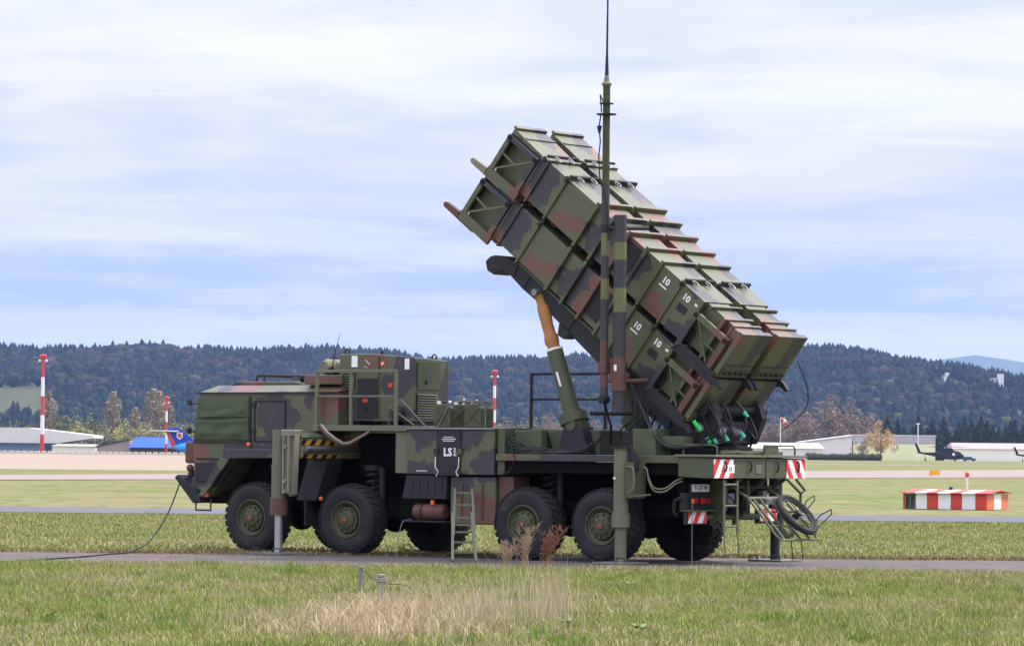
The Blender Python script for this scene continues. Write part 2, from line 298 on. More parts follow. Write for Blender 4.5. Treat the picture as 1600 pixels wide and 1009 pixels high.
def text_mb(body, size, align='CENTER'):
    cu = bpy.data.curves.new('lettering', 'FONT'); cu.body = body; cu.size = size; cu.align_x = align; cu.align_y = 'CENTER'; cu.resolution_u = 2; cu.offset = size * .035
    o = bpy.data.objects.new('lettering', cu); COL.objects.link(o); dg = bpy.context.evaluated_depsgraph_get(); dg.update()
    me = bpy.data.meshes.new_from_object(o.evaluated_get(dg)); mb = MB()
    mb.add([tuple(v.co) for v in me.vertices], [tuple(p.vertices) for p in me.polygons])
    bpy.data.objects.remove(o); bpy.data.curves.remove(cu); bpy.data.meshes.remove(me); return mb
def bulk(name, V, F, tint, mat, kind='stuff'):
    me = bpy.data.meshes.new(name); V = np.asarray(V, np.float32); F = np.asarray(F, np.int32)
    me.vertices.add(len(V)); me.vertices.foreach_set('co', V.ravel()); k = F.shape[1]
    me.loops.add(F.size); me.loops.foreach_set('vertex_index', F.ravel()); me.polygons.add(len(F))
    me.polygons.foreach_set('loop_start', np.arange(0, F.size, k, dtype=np.int32)); me.polygons.foreach_set('loop_total', np.full(len(F), k, np.int32))
    me.update(calc_edges=True); a = me.color_attributes.new('tint', 'FLOAT_COLOR', 'POINT')
    a.data.foreach_set('color', np.concatenate([np.asarray(tint, np.float32), np.ones((len(V), 1), np.float32)], 1).ravel())
    me.materials.append(MATS[mat]); o = bpy.data.objects.new(name, me); COL.objects.link(o)
    if kind: o['kind'] = kind
    return o

# ------------------------------------------------------------------ the setting
def sheet(name, pts, z, mat, sub=0):
    mb = MB().add([(x, y, z) for x, y in pts], [tuple(range(len(pts)))]); o = obj(name, mb, mat, smooth=False); o['kind'] = 'structure'; return o
sheet('ground', [(-9500, -300), (9500, -300), (9500, 20500), (-9500, 20500)], 0.0, 'grass_ground')
# concrete hardstanding under the truck with worn edges
padn = [(-40 + i * 0.8, 61.55 + 0.010 * i * 0.8 * 0.2 + 0.28 * mnoise.noise((i * 0.31, 0, 4.2)) + 0.12 * mnoise.noise((i * 1.3, 3, 1))) for i in range(101)]
padf = [(40 - i * 0.8, 68.6 - 0.062 * (i * 0.8 - 40) + 0.35 * mnoise.noise((i * 0.27, 9, 2)) + 0.12 * mnoise.noise((i * 1.2, 5, 1))) for i in range(101)]
sheet('concrete_hardstanding', padn + padf, 0.010, 'concrete_pad')
sheet('asphalt_taxi_strip', [(-120, 107.5), (120, 109.6), (120, 120.5), (-120, 116.0)], 0.012, 'asphalt')
rn = [(-130, 24), (44.7, 336), (230, 666)]; rfar = [(-130, -27), (-32.2, 243), (69.5, 524), (230, 962)]
rn = [(-130, 24), (-30, 204), (44.7, 336), (230, 666)]
ro_ = obj('runway', MB().add([(x, y, .03) for x, y in rn + rfar], [(0, 1, 5, 4), (1, 2, 6, 5), (2, 3, 7, 6)]), 'runway', smooth=False); ro_['kind'] = 'structure'
sheet('apron', [(-420, 300), (-33, 305), (20, 330), (20, 880), (-420, 880)], 0.018, 'apron')
sheet('grass_verge_road', [(-33, 700), (500, 690), (500, 712), (-33, 722)], 0.016, 'runway')

# ------------------------------------------------------------------ hills and forest
def hill_h(x, y):
    # distance profile: rises from 3300 to the crest at about 4500
    a = x / 4500.0 * FPX + 800
    crest = np.interp(a, [-900, -300, 0, 60, 150, 240, 330, 420, 520, 620, 690, 760, 830, 900, 1000, 1120, 1220, 1290, 1360, 1420, 1480, 1540, 1600, 1900, 2500],
                         [98, 106, 110, 101, 102, 108, 103, 99, 104, 100, 93, 95, 96, 98, 99, 103, 108, 109, 103, 96, 87, 78, 73, 66, 50])
    t = np.clip((y - 2600) / 1900.0, 0, 1); s = t * t * (3 - 2 * t)
    b = np.clip((y - 4500) / 1500.0, 0, 1); s = s * (1 - 0.5 * b)
    r = 5.0 * np.sin(x * 0.011 + y * 0.004) + 4.0 * np.sin(x * 0.023 - y * 0.006 + 1.0) + 3 * np.sin(y * 0.013 + x * 0.003)
    return crest * s + r * np.clip(t * 2, 0, 1) * (1 - t * 0.85)
xs = np.linspace(-1500, 1500, 121); ys = np.linspace(2500, 6000, 71)
X, Y = np.meshgrid(xs, ys); Z = hill_h(X, Y) - 0.3
V = np.stack([X.ravel(), Y.ravel(), Z.ravel()], 1); nx = len(xs)
F = [(j * nx + i, j * nx + i + 1, (j + 1) * nx + i + 1, (j + 1) * nx + i) for j in range(len(ys) - 1) for i in range(nx - 1)]
m = NB('hill_soil', 0.95, 0.1); v = m.coord('Object'); m.col(m.mix((0.035, 0.038, 0.020), (0.085, 0.09, 0.032), m.noise(v, 0.004, 4, 0.6)))
ho = obj('hills', MB().add(V.tolist(), F), 'hill_soil'); ho['kind'] = 'structure'
xs = np.linspace(-4500, 9000, 90); ys = np.linspace(15300, 19800, 12); X, Y = np.meshgrid(xs, ys)
Z = np.interp(X / 1.8, [-2500, 800, 1060, 1200, 1330, 1500, 1900, 5000], [216, 315, 425, 480, 440, 415, 450, 360]) * np.clip((Y - 15300) / 2700, 0, 1) ** 0.7
Z += 6 * np.sin(X * 0.02) * np.clip((Y - 15300) / 2700, 0, 1); nx = len(xs)
F = [(j * nx + i, j * nx + i + 1, (j + 1) * nx + i + 1, (j + 1) * nx + i) for j in range(len(ys) - 1) for i in range(nx - 1)]
ho = obj('distant_mountain', MB().add(np.stack([X.ravel(), Y.ravel(), Z.ravel() - 1], 1).tolist(), F), 'hill_soil'); ho['kind'] = 'structure'

def proto_conifer(rg, seg=7, tiers=3):
    v = []; f = []
    for t in range(tiers):
        z0 = 0.12 + 0.27 * t; z1 = min(1.0, z0 + 0.42 + 0.02 * t); r = 0.31 * (1 - 0.25 * t); o = len(v)
        for k in range(seg * 2):
            a = pi * k / seg + rg.uniform(-.15, .15); q = r * (1.0 if k % 2 == 0 else 0.55) * rg.uniform(.8, 1.15); v.append((q * cos(a), q * sin(a), z0 + (0.0 if k % 2 == 0 else 0.06) + rg.uniform(-.02, .02)))
        v.append((rg.uniform(-.01, .01), rg.uniform(-.01, .01), z1))
        for k in range(seg * 2): f.append((o + k, o + (k + 1) % (seg * 2), o + seg * 2))
    return np.array(v), np.array(f)
def proto_round(rg, sx=0.38):
    import bmesh
    bm = bmesh.new(); bmesh.ops.create_icosphere(bm, subdivisions=2, radius=1); v = np.array([q.co[:] for q in bm.verts]); f = np.array([[q.index for q in p.verts] for p in bm.faces]); bm.free()
    off = rg.uniform(0, 50, 3); d = np.array([1 + 0.42 * mnoise.noise(Vector(p * 1.7 + off)) + 0.25 * mnoise.noise(Vector(p * 4 + off)) for p in v])
    v = v * d[:, None] * np.array([sx, sx, 0.44]); v[:, 2] += 0.56; return v, f
def scatter(name, protos, P, H, which, tints, mat='leaf_tint'):
    VV = []; FF = []; TT = []; off = 0; rot = RNG.uniform(0, 2 * pi, len(P))
    for k, (pv, pf) in enumerate(protos):
        idx = np.where(which == k)[0]
        if len(idx) == 0: continue
        c, s_ = np.cos(rot[idx])[:, None], np.sin(rot[idx])[:, None]; h = H[idx][:, None]
        x = (pv[None, :, 0] * c - pv[None, :, 1] * s_) * h + P[idx, 0][:, None]; y = (pv[None, :, 0] * s_ + pv[None, :, 1] * c) * h + P[idx, 1][:, None]; z = pv[None, :, 2] * h + P[idx, 2][:, None]
        VV.append(np.stack([x, y, z], -1).reshape(-1, 3)); n = len(pv)
        FF.append((pf[None] + (np.arange(len(idx)) * n)[:, None, None] + off).reshape(-1, 3)); TT.append(np.repeat(tints[idx], n, 0)); off += len(idx) * n
    return bulk(name, np.concatenate(VV), np.concatenate(FF), np.concatenate(TT), mat)
def gx0(px, Y): return (px - 800) / FPX * Y
rg = np.random.default_rng(3)
PR = [proto_conifer(rg, 6), proto_conifer(rg, 5), proto_round(rg), proto_round(rg), proto_round(rg, 0.3)]
def sn(x, y, f, o): return np.array([mnoise.noise(Vector((a * f + o, b * f, o))) for a, b in zip(x, y)])
n = 18000
px = RNG.uniform(-1.0, 1.0, n); yy = 2700 + 1900 * RNG.uniform(0, 1, n) ** 0.75; xx = px * (0.18 * yy + 30)
z = hill_h(xx, yy); a = sn(xx, yy, 0.0045, 3.0); b = sn(xx, yy, 0.012, 11.0); imgx = xx / yy * FPX + 800
meadow = ((imgx > -40) & (imgx < 75) & (z > 22 + 0) & (z < 55) & (yy < 4300))
HOUSES = [(gx0(1552, 3800), 3800), (gx0(1473, 3820), 3820)]
keep = ~meadow
for hx_, hy_ in HOUSES: keep &= ~((np.abs(xx - hx_) < 13) & (yy > hy_ - 210) & (yy < hy_ + 10))
xx, yy, z, a, b, imgx = (q[keep] for q in (xx, yy, z, a, b, imgx)); n = len(xx)
dec = ((b + 0.28 * RNG.normal(size=n)) > 0.02) | ((imgx > 120) & (imgx < 320) & (z > 85) & (RNG.uniform(size=n) < .75)); which = np.where(dec, RNG.integers(2, 5, n), RNG.integers(0, 2, n))
Hh = np.where(dec, RNG.uniform(9, 15, n), RNG.uniform(12, 21, n)); u = RNG.uniform(size=(n, 1))
con = np.array([0.010, 0.017, 0.014]) * (0.7 + 0.7 * u); pal = np.array([[0.075, 0.060, 0.042], [0.10, 0.115, 0.040], [0.058, 0.070, 0.034], [0.135, 0.125, 0.075], [0.085, 0.062, 0.050]])
tint = np.where(dec[:, None], pal[RNG.choice(5, n, p=[.32, .17, .28, .07, .16])] * (0.22 + 0.22 * u ** 2), con)
fo = scatter('forest', PR, np.stack([xx, yy, z - 1.5], 1), Hh, which, tint)
tag(fo, 'dark mixed forest covering the hills behind the airfield', 'forest')

# ------------------------------------------------------------------ trees that can be told apart
def foliage_mesh(name, fn, n, size, tints, rg):
    """leaf-clump triangles whose centres come from fn(rg) -> (x,y,z), scaled to unit height"""
    C = np.array([fn(rg) for _ in range(n)]); d = rg.normal(size=(n, 3, 3)); d *= (size * rg.uniform(.6, 1.4, (n, 1, 1)))
    if fn is f_conifer: d *= (1.15 - .8 * C[:, 2])[:, None, None]
    V = (C[:, None] + d * 0.6).reshape(-1, 3); F = np.arange(3 * n).reshape(-1, 3)
    t = np.array(tints)[rg.integers(0, len(tints), n)] * rg.uniform(.75, 1.25, (n, 1)); o = bulk(name, V, F, np.repeat(t, 3, 0), 'leaf_tint', None)
    me = o.data; bpy.data.objects.remove(o); return me
def f_poplar(rg):
    z = rg.uniform(.08, 1); r = 0.105 * min(1, (1.02 - z) * 5) * min(1, z * 5) * sqrt(rg.uniform(0.02, 1)); a = rg.uniform(0, 2 * pi); k = 1 + .3 * sin(a * 3 + z * 9); return (r * k * cos(a), r * k * sin(a), z)
def f_conifer(rg):
    z = rg.uniform(.06, 1) ** 1.15; tier = 0.75 + 0.25 * abs(((z * 9) % 1) - .5) * 2; r = 0.34 * (1.0 - z) * tier * sqrt(rg.uniform(0.1, 1)); a = rg.uniform(0, 2 * pi); return (r * cos(a), r * sin(a), z - .02 * (r / .2))
CL = {}
def f_round_factory(seed, wide=0.36):
    r0 = np.random.default_rng(seed); cl = [(r0.normal(size=3) * np.array([wide * .55, wide * .55, .2]) + np.array([0, 0, .6]), r0.uniform(.07, .15)) for _ in range(26)]
    def f(rg):
        c, q = cl[rg.integers(0, 26)]; d = rg.normal(size=3); d /= np.linalg.norm(d); return tuple(c + d * q * rg.uniform(.3, 1) ** .5)
    return f
def trunk_mb(h, r, limbs=5, seed=0, top=0.8):
    r0 = random.Random(seed); mb = MB().tube([(0, 0, 0), (0.01 * h, 0, h * .35), (0, .01 * h, h * top)], [r, r * .7, r * .15], 6)
    for k in range(limbs):
        a = 2 * pi * k / limbs + r0.random(); z0 = h * (0.25 + 0.4 * k / limbs); l = h * .22
        mb.tube([(0, 0, z0), (cos(a) * l * .6, sin(a) * l * .6, z0 + l * .6), (cos(a) * l, sin(a) * l, z0 + l * 1.2)], [r * .4, r * .25, r * .06], 4)
    return mb
rg = np.random.default_rng(21)
TM = {'poplar': (foliage_mesh('crown', f_poplar, 2200, .020, [(.29, .22, .135), (.34, .265, .17), (.24, .19, .12)], rg), .6),
      'conifer': (foliage_mesh('crown', f_conifer, 1500, .040, [(.020, .040, .022), (.030, .052, .028), (.016, .030, .018)], rg), .8),
      'bare': (foliage_mesh('crown', f_round_factory(1), 3000, .021, [(.235, .165, .125), (.28, .20, .15), (.19, .14, .11)], rg), .55),
      'green': (foliage_mesh('crown', f_round_factory(2), 900, .036, [(.17, .18, .07), (.22, .22, .08), (.14, .15, .06)], rg), .55),
      'yellow': (foliage_mesh('crown', f_round_factory(3), 900, .034, [(.40, .37, .10), (.34, .33, .10), (.28, .26, .10)], rg), .55),
      'gold': (foliage_mesh('crown', f_round_factory(4, .34), 4200, .024, [(.50, .34, .13), (.56, .40, .17), (.40, .28, .13)], rg), .6)}
TRUNKS = {}
def tree(kind, name, label, x, y, h, wide=1.0, group=None, rz=0.0):
    t = thing(name, label, 'tree', (x, y, 0), (0, 0, rz), group); t.scale = (h * wide, h * wide, h)
    if kind not in TRUNKS:
        o = obj('trunk', trunk_mb(1.0, .022, 0 if kind == 'conifer' else 6, len(TRUNKS), .9 if kind in ('conifer', 'poplar') else .75), 'bark'); TRUNKS[kind] = o.data; o.parent = t
    else:
        o = bpy.data.objects.new('trunk', TRUNKS[kind]); COL.objects.link(o); o.parent = t
    c = bpy.data.objects.new('crown', TM[kind][0]); COL.objects.link(c); c.parent = t; return t
ORD = ['nearest', 'second', 'third', 'fourth', 'fifth', 'sixth', 'seventh', 'eighth', 'ninth', 'tenth', 'eleventh', 'twelfth', 'thirteenth', 'fourteenth', 'fifteenth', 'sixteenth', 'seventeenth', 'eighteenth', 'nineteenth', 'twentieth']
ORD += ['twenty-' + q for q in ('first', 'second', 'third', 'fourth', 'fifth', 'sixth', 'seventh', 'eighth', 'ninth')] + ['thirtieth']
def nth(kind, k, mark): return (kind + ' nearest to ' + mark) if k == 0 else (ORD[k] + ' ' + kind + ' from ' + mark)
def gx(px, Y): return (px - 800) / FPX * Y      # plan position of a thing at distance Y seen along a bearing
r_ = random.Random(5)
for k_, (px_, Y, h) in enumerate([(77, 1450, 22), (178, 1500, 23), (213, 1500, 17), (240, 1550, 25), (249, 1540, 24), (262, 1560, 22)]):
    tree('poplar', 'poplar_tree', nth('tall leafless poplar', k_, 'the white terminal building'), gx(px_, Y), Y, h, 1.25, 'poplars behind the sheds', r_.random() * 6)
for k_, (px_, Y, h) in enumerate([(100, 1600, 17), (118, 1640, 14), (150, 1600, 15), (195, 1620, 13), (292, 1640, 12)]):
    tree('green', 'broadleaf_tree', nth('rounded olive broadleaf tree', k_, 'the white terminal building'), gx(px_, Y), Y, h, 1.15, 'broadleaf trees at the hill foot', r_.random() * 6)
for k_, (px_, Y, h) in enumerate([(125, 1420, 10), (196, 1400, 11), (232, 1420, 10), (280, 1450, 10)]):
    tree('yellow', 'yellow_shrub_tree', nth('yellow-green bushy tree', k_, 'the white terminal building'), gx(px_, Y), Y, h, 1.3, 'yellow-green bushes behind the blue-roofed shed', r_.random() * 6)
for k_, (px_, Y, h) in enumerate([(838, 1550, 15), (812, 1500, 14), (775, 1650, 11), (755, 1650, 13), (330, 1700, 14), (150, 1750, 10), (45, 1700, 12), (15, 1700, 12)]):
    tree('green', 'hedgerow_tree', nth('green hedgerow tree', k_, 'the bare trees behind the hydraulic cylinder'), gx(px_, Y), Y, h, 1.3, 'hedgerow trees', r_.random() * 6)
for k_, (px_, Y, h) in enumerate([(930, 1500, 12), (905, 1520, 13), (884, 1520, 16), (858, 1500, 15), (795, 1480, 11)]):
    tree('bare', 'bare_brown_tree', nth('bare brown tree', k_, 'the antenna mast, seen past the hydraulic cylinder'), gx(px_, Y), Y, h, 1.1, 'bare brown trees behind the cylinder', r_.random() * 6)
for k_, (px_, Y, h) in enumerate([(1365, 1500, 15), (1345, 1470, 17), (1322, 1460, 19), (1296, 1450, 22), (1268, 1480, 16), (1245, 1450, 16), (1215, 1500, 15), (1190, 1500, 14), (1160, 1500, 12)]):
    tree('bare', 'leafless_tree', nth('leafless brown tree', k_, 'the golden birch'), gx(px_, Y), Y, h, 1.2, 'leafless belt behind the hangar', r_.random() * 6)
tree('gold', 'golden_birch_tree', 'golden birch in fresh leaf standing in front of the lime hangar', gx(1378, 1120), 1120, 11.0, 0.95)
tree('bare', 'small_bare_tree', 'small bare shrubby tree beside the golden birch at the hangar', gx(1350, 1130), 1130, 6.0, 1.1)
for i in range(30):
    px_ = 1386 + i * 8.8 + r_.uniform(-2.5, 2.5); Y = 1420 + r_.uniform(-40, 60)
    tree('conifer', 'conifer_tree', nth('dark conifer', i, 'the golden birch, in the row behind the hangars'), gx(px_, Y), Y, r_.uniform(10.5, 16.5), r_.uniform(1.15, 1.5), 'conifers behind the hangars', r_.random() * 6)

# ------------------------------------------------------------------ airfield buildings and small things
def gable(name, label, x0, x1, y0, y1, eave, ridge, wallm, roofm, parts=None):
    t = thing(name, label, 'building', ((x0 + x1) / 2, (y0 + y1) / 2, 0)); hx, hy = (x1 - x0) / 2, (y1 - y0) / 2
    obj('wall', MB().box(-hx, hx, -hy, hy, 0, eave), wallm, t)
    obj('roof', MB().add([(-hx - .4, -hy - .5, eave), (hx + .4, -hy - .5, eave), (hx - .8, 0, ridge), (-hx + .8, 0, ridge), (-hx - .4, hy + .5, eave), (hx + .4, hy + .5, eave)], [(0, 1, 2, 3), (3, 2, 5, 4), (0, 3, 4), (1, 5, 2)]), roofm, t); return t
# white building with the rounded canopy roof
t = thing('terminal_building', 'white airfield building with flared roof and blue lower wall', 'building', (-135, 1010, 0))
obj('lower_wall', MB().box(-30, 14, -6, 14, 0, 2.6), 'base_blue', t)
obj('roof', MB().prism([(-34, 2.6), (18, 2.6), (27, 4.0), (27, 4.7), (10, 6.5), (-34, 6.6)], -9, 16), 'plaster_white', t)
mb = MB(); mb.box(-34, 2, -3, -2.6, 8.6, 9.2)
for x in (-33, -16, 1.4): mb.box(x, x + .5, -3, -2.6, 6.5, 8.6)
obj('roof_railing', mb, 'concrete_light', t)
for k in range(3): obj('window_band', MB().box(-29 + k * 9, -22 + k * 9, -6.06, -5.9, .9, 2.2), 'blue_sheet', t)
def banded_mast(name, label, x, y, h, r, n, base=0.0):
    t = thing(name, label, 'mast', (x, y, 0)); seg = h / n
    for k in range(n): obj('pole_band', MB().tube([(0, 0, k * seg), (0, 0, (k + 1) * seg)], [r * (1.1 - .35 * k / n), r * (1.1 - .35 * (k + 1) / n)], 10), 'red_paint' if (n - k) % 2 == 1 else 'white_paint', t)
    obj('lamp_platform', MB().lathe([(.01, 0), (r * 1.7, .1), (r * 1.9, .7), (r * 1.2, .9), (.01, .95)], (0, 0, h), (0, 0, 1), 12), 'red_paint', t)
    for a in (-1, 1): obj('lamp', MB().sphere((a * r * 1.7, -.3, h - .7), r * .7, 8, 5), 'white_paint', t)
    return t
banded_mast('floodlight_mast', 'tall red and white banded mast above the white terminal', gx(68, 985), 985, 24.2, .5, 5)
banded_mast('floodlight_mast', 'thin red and white light mast beside the aircraft tail', gx(262, 930), 930, 13.2, .28, 5)
banded_mast('floodlight_mast', 'red and white banded mast seen behind the black railing', gx(774, 940), 940, 20.5, .42, 7)
t = thing('lattice_mast', 'slim white mast standing behind the parked helicopter', 'mast', (gx(1436, 1290), 1290, 0))
obj('pole', MB().tube([(0, 0, 0), (0, 0, 12)], .16, 8), 'white_paint', t); obj('lamp_head', MB().box(-.6, .6, -.3, .3, 12, 12.5), 'white_paint', t)
# long cream wall with a coping of upright blocks
t = thing('perimeter_wall', 'long low cream wall with block coping along the apron', 'wall', (gx(150, 880), 884, 0))
obj('wall_face', MB().box(-80, 26, 0, .6, 0, .35), 'wall_cream', t)
cop = MB().box(-.55, .55, -.05, .65, .353, .75); cm = obj('coping_block', cop, 'wall_cream', t); cm.location = (-78, 0, 0)
for k in range(1, 70):
    c = cm.copy(); COL.objects.link(c); c.location.x = -78 + k * 1.5
gable('blue_roof_shed', 'open dark shed with a bright blue sheet roof', gx(209, 960), gx(318, 960), 955, 968, 1.7, 4.3, 'shed_dark', 'roof_blue')
t = thing('lean_to_shed', 'tan lean-to shed with sloping dark roof beside the blue roof', 'building', (gx(182, 965), 962, 0))
obj('wall', MB().prism([(-4.2, 0), (4.0, 0), (4.0, 3.6), (-4.2, 1.8)], 0, 8), 'wall_tan', t); obj('roof', MB().prism([(-4.5, 1.78), (4.1, 3.68), (4.1, 3.9), (-4.5, 2.0)], -.4, 8.4), 'shed_dark', t)
gable('low_grey_shed', 'long low pale shed with flat grey roof beside the terminal', gx(90, 980), gx(157, 980), 972, 984, 1.9, 2.4, 'wall_pale', 'panel_grey')
# aircraft tail
t = thing('airliner_tail', 'parked airliner tail with blue fin and crest above light blue fuselage', 'aircraft', (gx(296, 925), 925, 0))
obj('fin', MB().prism([(-5.2, 6.4), (-2.2, 6.6), (2.4, 2.8), (-1.8, 2.6), (-3.4, 2.2)], -.15, .15), 'fin_blue', t)
obj('fin_stripe', MB().prism([(-5.6, 6.2), (-5.0, 6.4), (-2.6, 2.0), (-3.6, 1.2)], -.18, .18), 'red_paint', t)
obj('tailplane', MB().prism([(-9.0, 5.75), (-2.2, 5.55), (-2.2, 5.85), (-9.0, 5.95)], -1.0, 1.0), 'white_paint', t)
obj('fuselage', MB().tube([(-3.4, 0, 1.9), (-2, 0, 1.8), (0, 0, 1.75), (12, 0, 1.75)], [.35, 1.0, 1.3, 1.4], 14), 'fuselage_blue', t)
cr = obj('crest', MB().prism([(-2.7, 5.4), (-1.3, 5.4), (-1.3, 4.3), (-2.0, 3.7), (-2.7, 4.3)], -.22, -.16), 'white_label', t)
obj('crest_shield', MB().prism([(-2.45, 5.2), (-1.55, 5.2), (-1.55, 4.4), (-2.0, 4.0), (-2.45, 4.4)], -.25, -.23), 'red_label', cr)
# hangars on the right
def flat_hangar(name, label, x0, x1, y0, y1, h, low, lowm, upm):
    t = thing(name, label, 'building', (x0, y0, 0)); w_ = x1 - x0; d = y1 - y0
    obj('lower_wall', MB().box(0, w_, 0, d, 0, low), lowm, t); obj('upper_wall', MB().box(-.05, w_ + .05, -.05, d, low + .003, h), upm, t); obj('roof_edge', MB().box(-.3, w_ + .3, -.3, d + .3, h + .003, h + .35), 'plaster_white', t); return t
th = flat_hangar('lime_hangar', 'flat-roofed hangar with lime lower wall and grey upper band', gx(1335, 1320), gx(1463, 1320), 1320, 1350, 8.3, 5.6, 'panel_lime', 'panel_grey')
for k in range(5): obj('upper_panel', MB().box(.6 + 5.4 * k, 5.6 + 5.4 * k, -.12, -.052, 5.9, 8.0), 'panel_grey', th)
t = thing('white_annex', 'pale sloping-roofed annex hall joined to the lime hangar', 'building', (gx(1255, 1310), 1312, 0))
obj('wall', MB().prism([(0, 0), (17, 0), (17, 8.0), (0, 5.6)], 0, 20), 'concrete_light', t); obj('roof', MB().prism([(-.5, 5.62), (17, 8.03), (17, 8.4), (-.5, 6.0)], -.5, 20.5), 'plaster_white', t)
gable('white_low_hall', 'low white hall whose roof shows behind the launcher turntable', gx(1080, 1250), gx(1286, 1250), 1245, 1265, 3.6, 5.4, 'concrete_light', 'plaster_white')
gable('white_low_hall', 'long white hall seen between the hydraulic cylinder and mast', gx(815, 1250), gx(1070, 1250), 1240, 1262, 3.6, 5.8, 'wall_pale', 'plaster_white')
gable('pale_hangar', 'long pale hangar with pinkish roof behind the helicopter', gx(1488, 1340), gx(1700, 1340), 1335, 1362, 4.2, 6.3, 'wall_pale', 'roof_red')
t = thing('clipped_hedge', 'low dark hedge in front of the hangars', 'hedge', (gx(1320, 1200), 1200, 0))
hv = MB()
for k in range(24):
    x = -11 + k * .95; hv.sphere((x, r_.uniform(-.4, .4), 1.1 + r_.uniform(-.15, .25)), r_.uniform(.9, 1.3), 7, 5)
m = NB('hedge_leaf', 0.9, 0.1); v = m.coord(); m.col(m.mix((.035, .04, .02), (.09, .085, .045), m.noise(v, 1.2, 5, .7)))
obj('foliage', hv, 'hedge_leaf', t); obj('stem', MB().box(-11, 11, -.1, .1, 0, .5), 'bark', t)
# villa on the hillside
for px_, Y, zz, lab, k in [(1552, 3800, float(hill_h(np.array(gx(1552, 3800)), np.array(3800.0))), 'white villa with a tower on the wooded hillside', .95), (1473, 3820, float(hill_h(np.array(gx(1473, 3820)), np.array(3820.0))), 'small white house half hidden by trees on the hillside', .6)]:
    t = thing('hillside_house', lab, 'building', (gx(px_, Y), Y, zz)); t.scale = (k, k, k)
    obj('wall', MB().box(-9, 7, -4, 6, -8, 6), 'white_paint', t); obj('tower', MB().box(5, 11, -4.2, 3, -8, 13), 'white_paint', t); obj('roof', MB().prism([(-10, 6.02), (4.9, 6.02), (4.9, 9.5), (-6, 8)], -4.5, 6.5), 'panel_grey', t)
    for q in range(3): obj('window', MB().box(-7 + q * 4, -5 + q * 4, -4.1, -3.95, 1, 4), 'glass_dark', t)
# windsock
t = thing('windsock', 'red and white windsock on a slim pole beside the hangars', 'windsock', (gx(1221, 900), 900, 0))
obj('pole', MB().tube([(0, 0, 0), (0, 0, 10.2)], .11, 8), 'white_paint', t)
for k in range(3): obj('sock_band', MB().tube([(.1 + k * .55, 0, 9.8 - k * k * .14), (.65 + k * .55, 0, 9.8 - (k + 1) ** 2 * .14)], [.55 - k * .09, .46 - k * .09], 10), 'red_paint' if k % 2 == 0 else 'white_paint', t)
# orange runway sign
t = thing('runway_sign', 'small orange runway sign standing on the grass', 'sign', (gx(1462, 345), 345, 0)); t.scale = (1.0,) * 3
obj('panel', MB().box(-.46, .46, -.08, .08, .12, .56), 'yellow_sign', t, .01)
for a in (-.35, .35): obj('leg', MB().tube([(a, 0, 0), (a, 0, .13)], .03, 6), 'grey_steel', t)
# red and white shelter
t = thing('striped_hut', 'low red and white striped hut with shallow roof on the grass', 'hut', (gx(1415, 133.5), 133.9, 0), (0, 0, R(-22)))
t.scale = (1.1, 1.12, .97)
hutp = [('red_paint', .06), ('glass', .36), ('white_paint', .36), ('red_paint', .36), ('white_paint', .41), ('red_paint', .36), ('white_paint', .43), ('red_paint', .36)]
x = 0.0; WL = sum(p[1] for p in hutp); DP = 2.6
for mt, wd in hutp:
    if mt == 'glass':
        g = obj('window', MB().box(x + .01, x + wd - .01, .03, .05, .05, .52), 'glass_dark', t)
        for q in (0, .5, 1): obj('window_bar', MB().box(x + q * (wd - .04), x + q * (wd - .04) + .04, -.005, .03, .02, .56), 'olive_light', g)
    else: obj('wall_panel', MB().box(x + .003, x + wd - .003, 0, .05, 0.02, .57), mt, t)
    x += wd
for k, mt in enumerate(['red_paint_lit', 'white_paint', 'red_paint_lit']): obj('end_panel', MB().box(WL - .05, WL, .055 + k * (DP - .06) / 3, .05 + (k + 1) * (DP - .06) / 3, .02, .55), mt, t)  # end panels carry the sunlit tone of the red as a lighter colour
obj('back_wall', MB().box(0, WL - .055, DP - .06, DP - .01, .02, .55), 'red_paint', t); obj('side_wall', MB().box(0, .05, .06, DP - .07, .02, .55), 'red_paint', t)
x = -.06
for k, (mt, wd) in enumerate(hutp[1:]):
    wd2 = wd + (.12 if k in (0, 6) else 0)
    obj('roof_panel', MB().prism([(-.12, .575), (DP / 2, .665), (DP + .1, .575), (DP + .1, .605), (DP / 2, .70), (-.12, .605)], x + .004, x + wd2 - .004).move(lambda a, b, c: (b, a, c)), mt if mt != 'glass' else 'red_paint', t); x += wd2
obj('vent', MB().box(1.15, 1.25, 1.2, 1.3, .69, .80), 'dark_paint', t)
t = thing('marker_lamp', 'red beacon lamp on a short white post behind the striped hut', 'lamp', (gx(1519, 136.5), 137.6, 0))
obj('post', MB().tube([(0, 0, 0), (0, 0, 1.1)], .035, 8), 'white_paint', t); obj('beacon', MB().lathe([(.02, 0), (.07, .03), (.08, .12), (.05, .18), (.01, .20)], (0, 0, 1.1), (0, 0, 1), 12), 'red_paint', t)
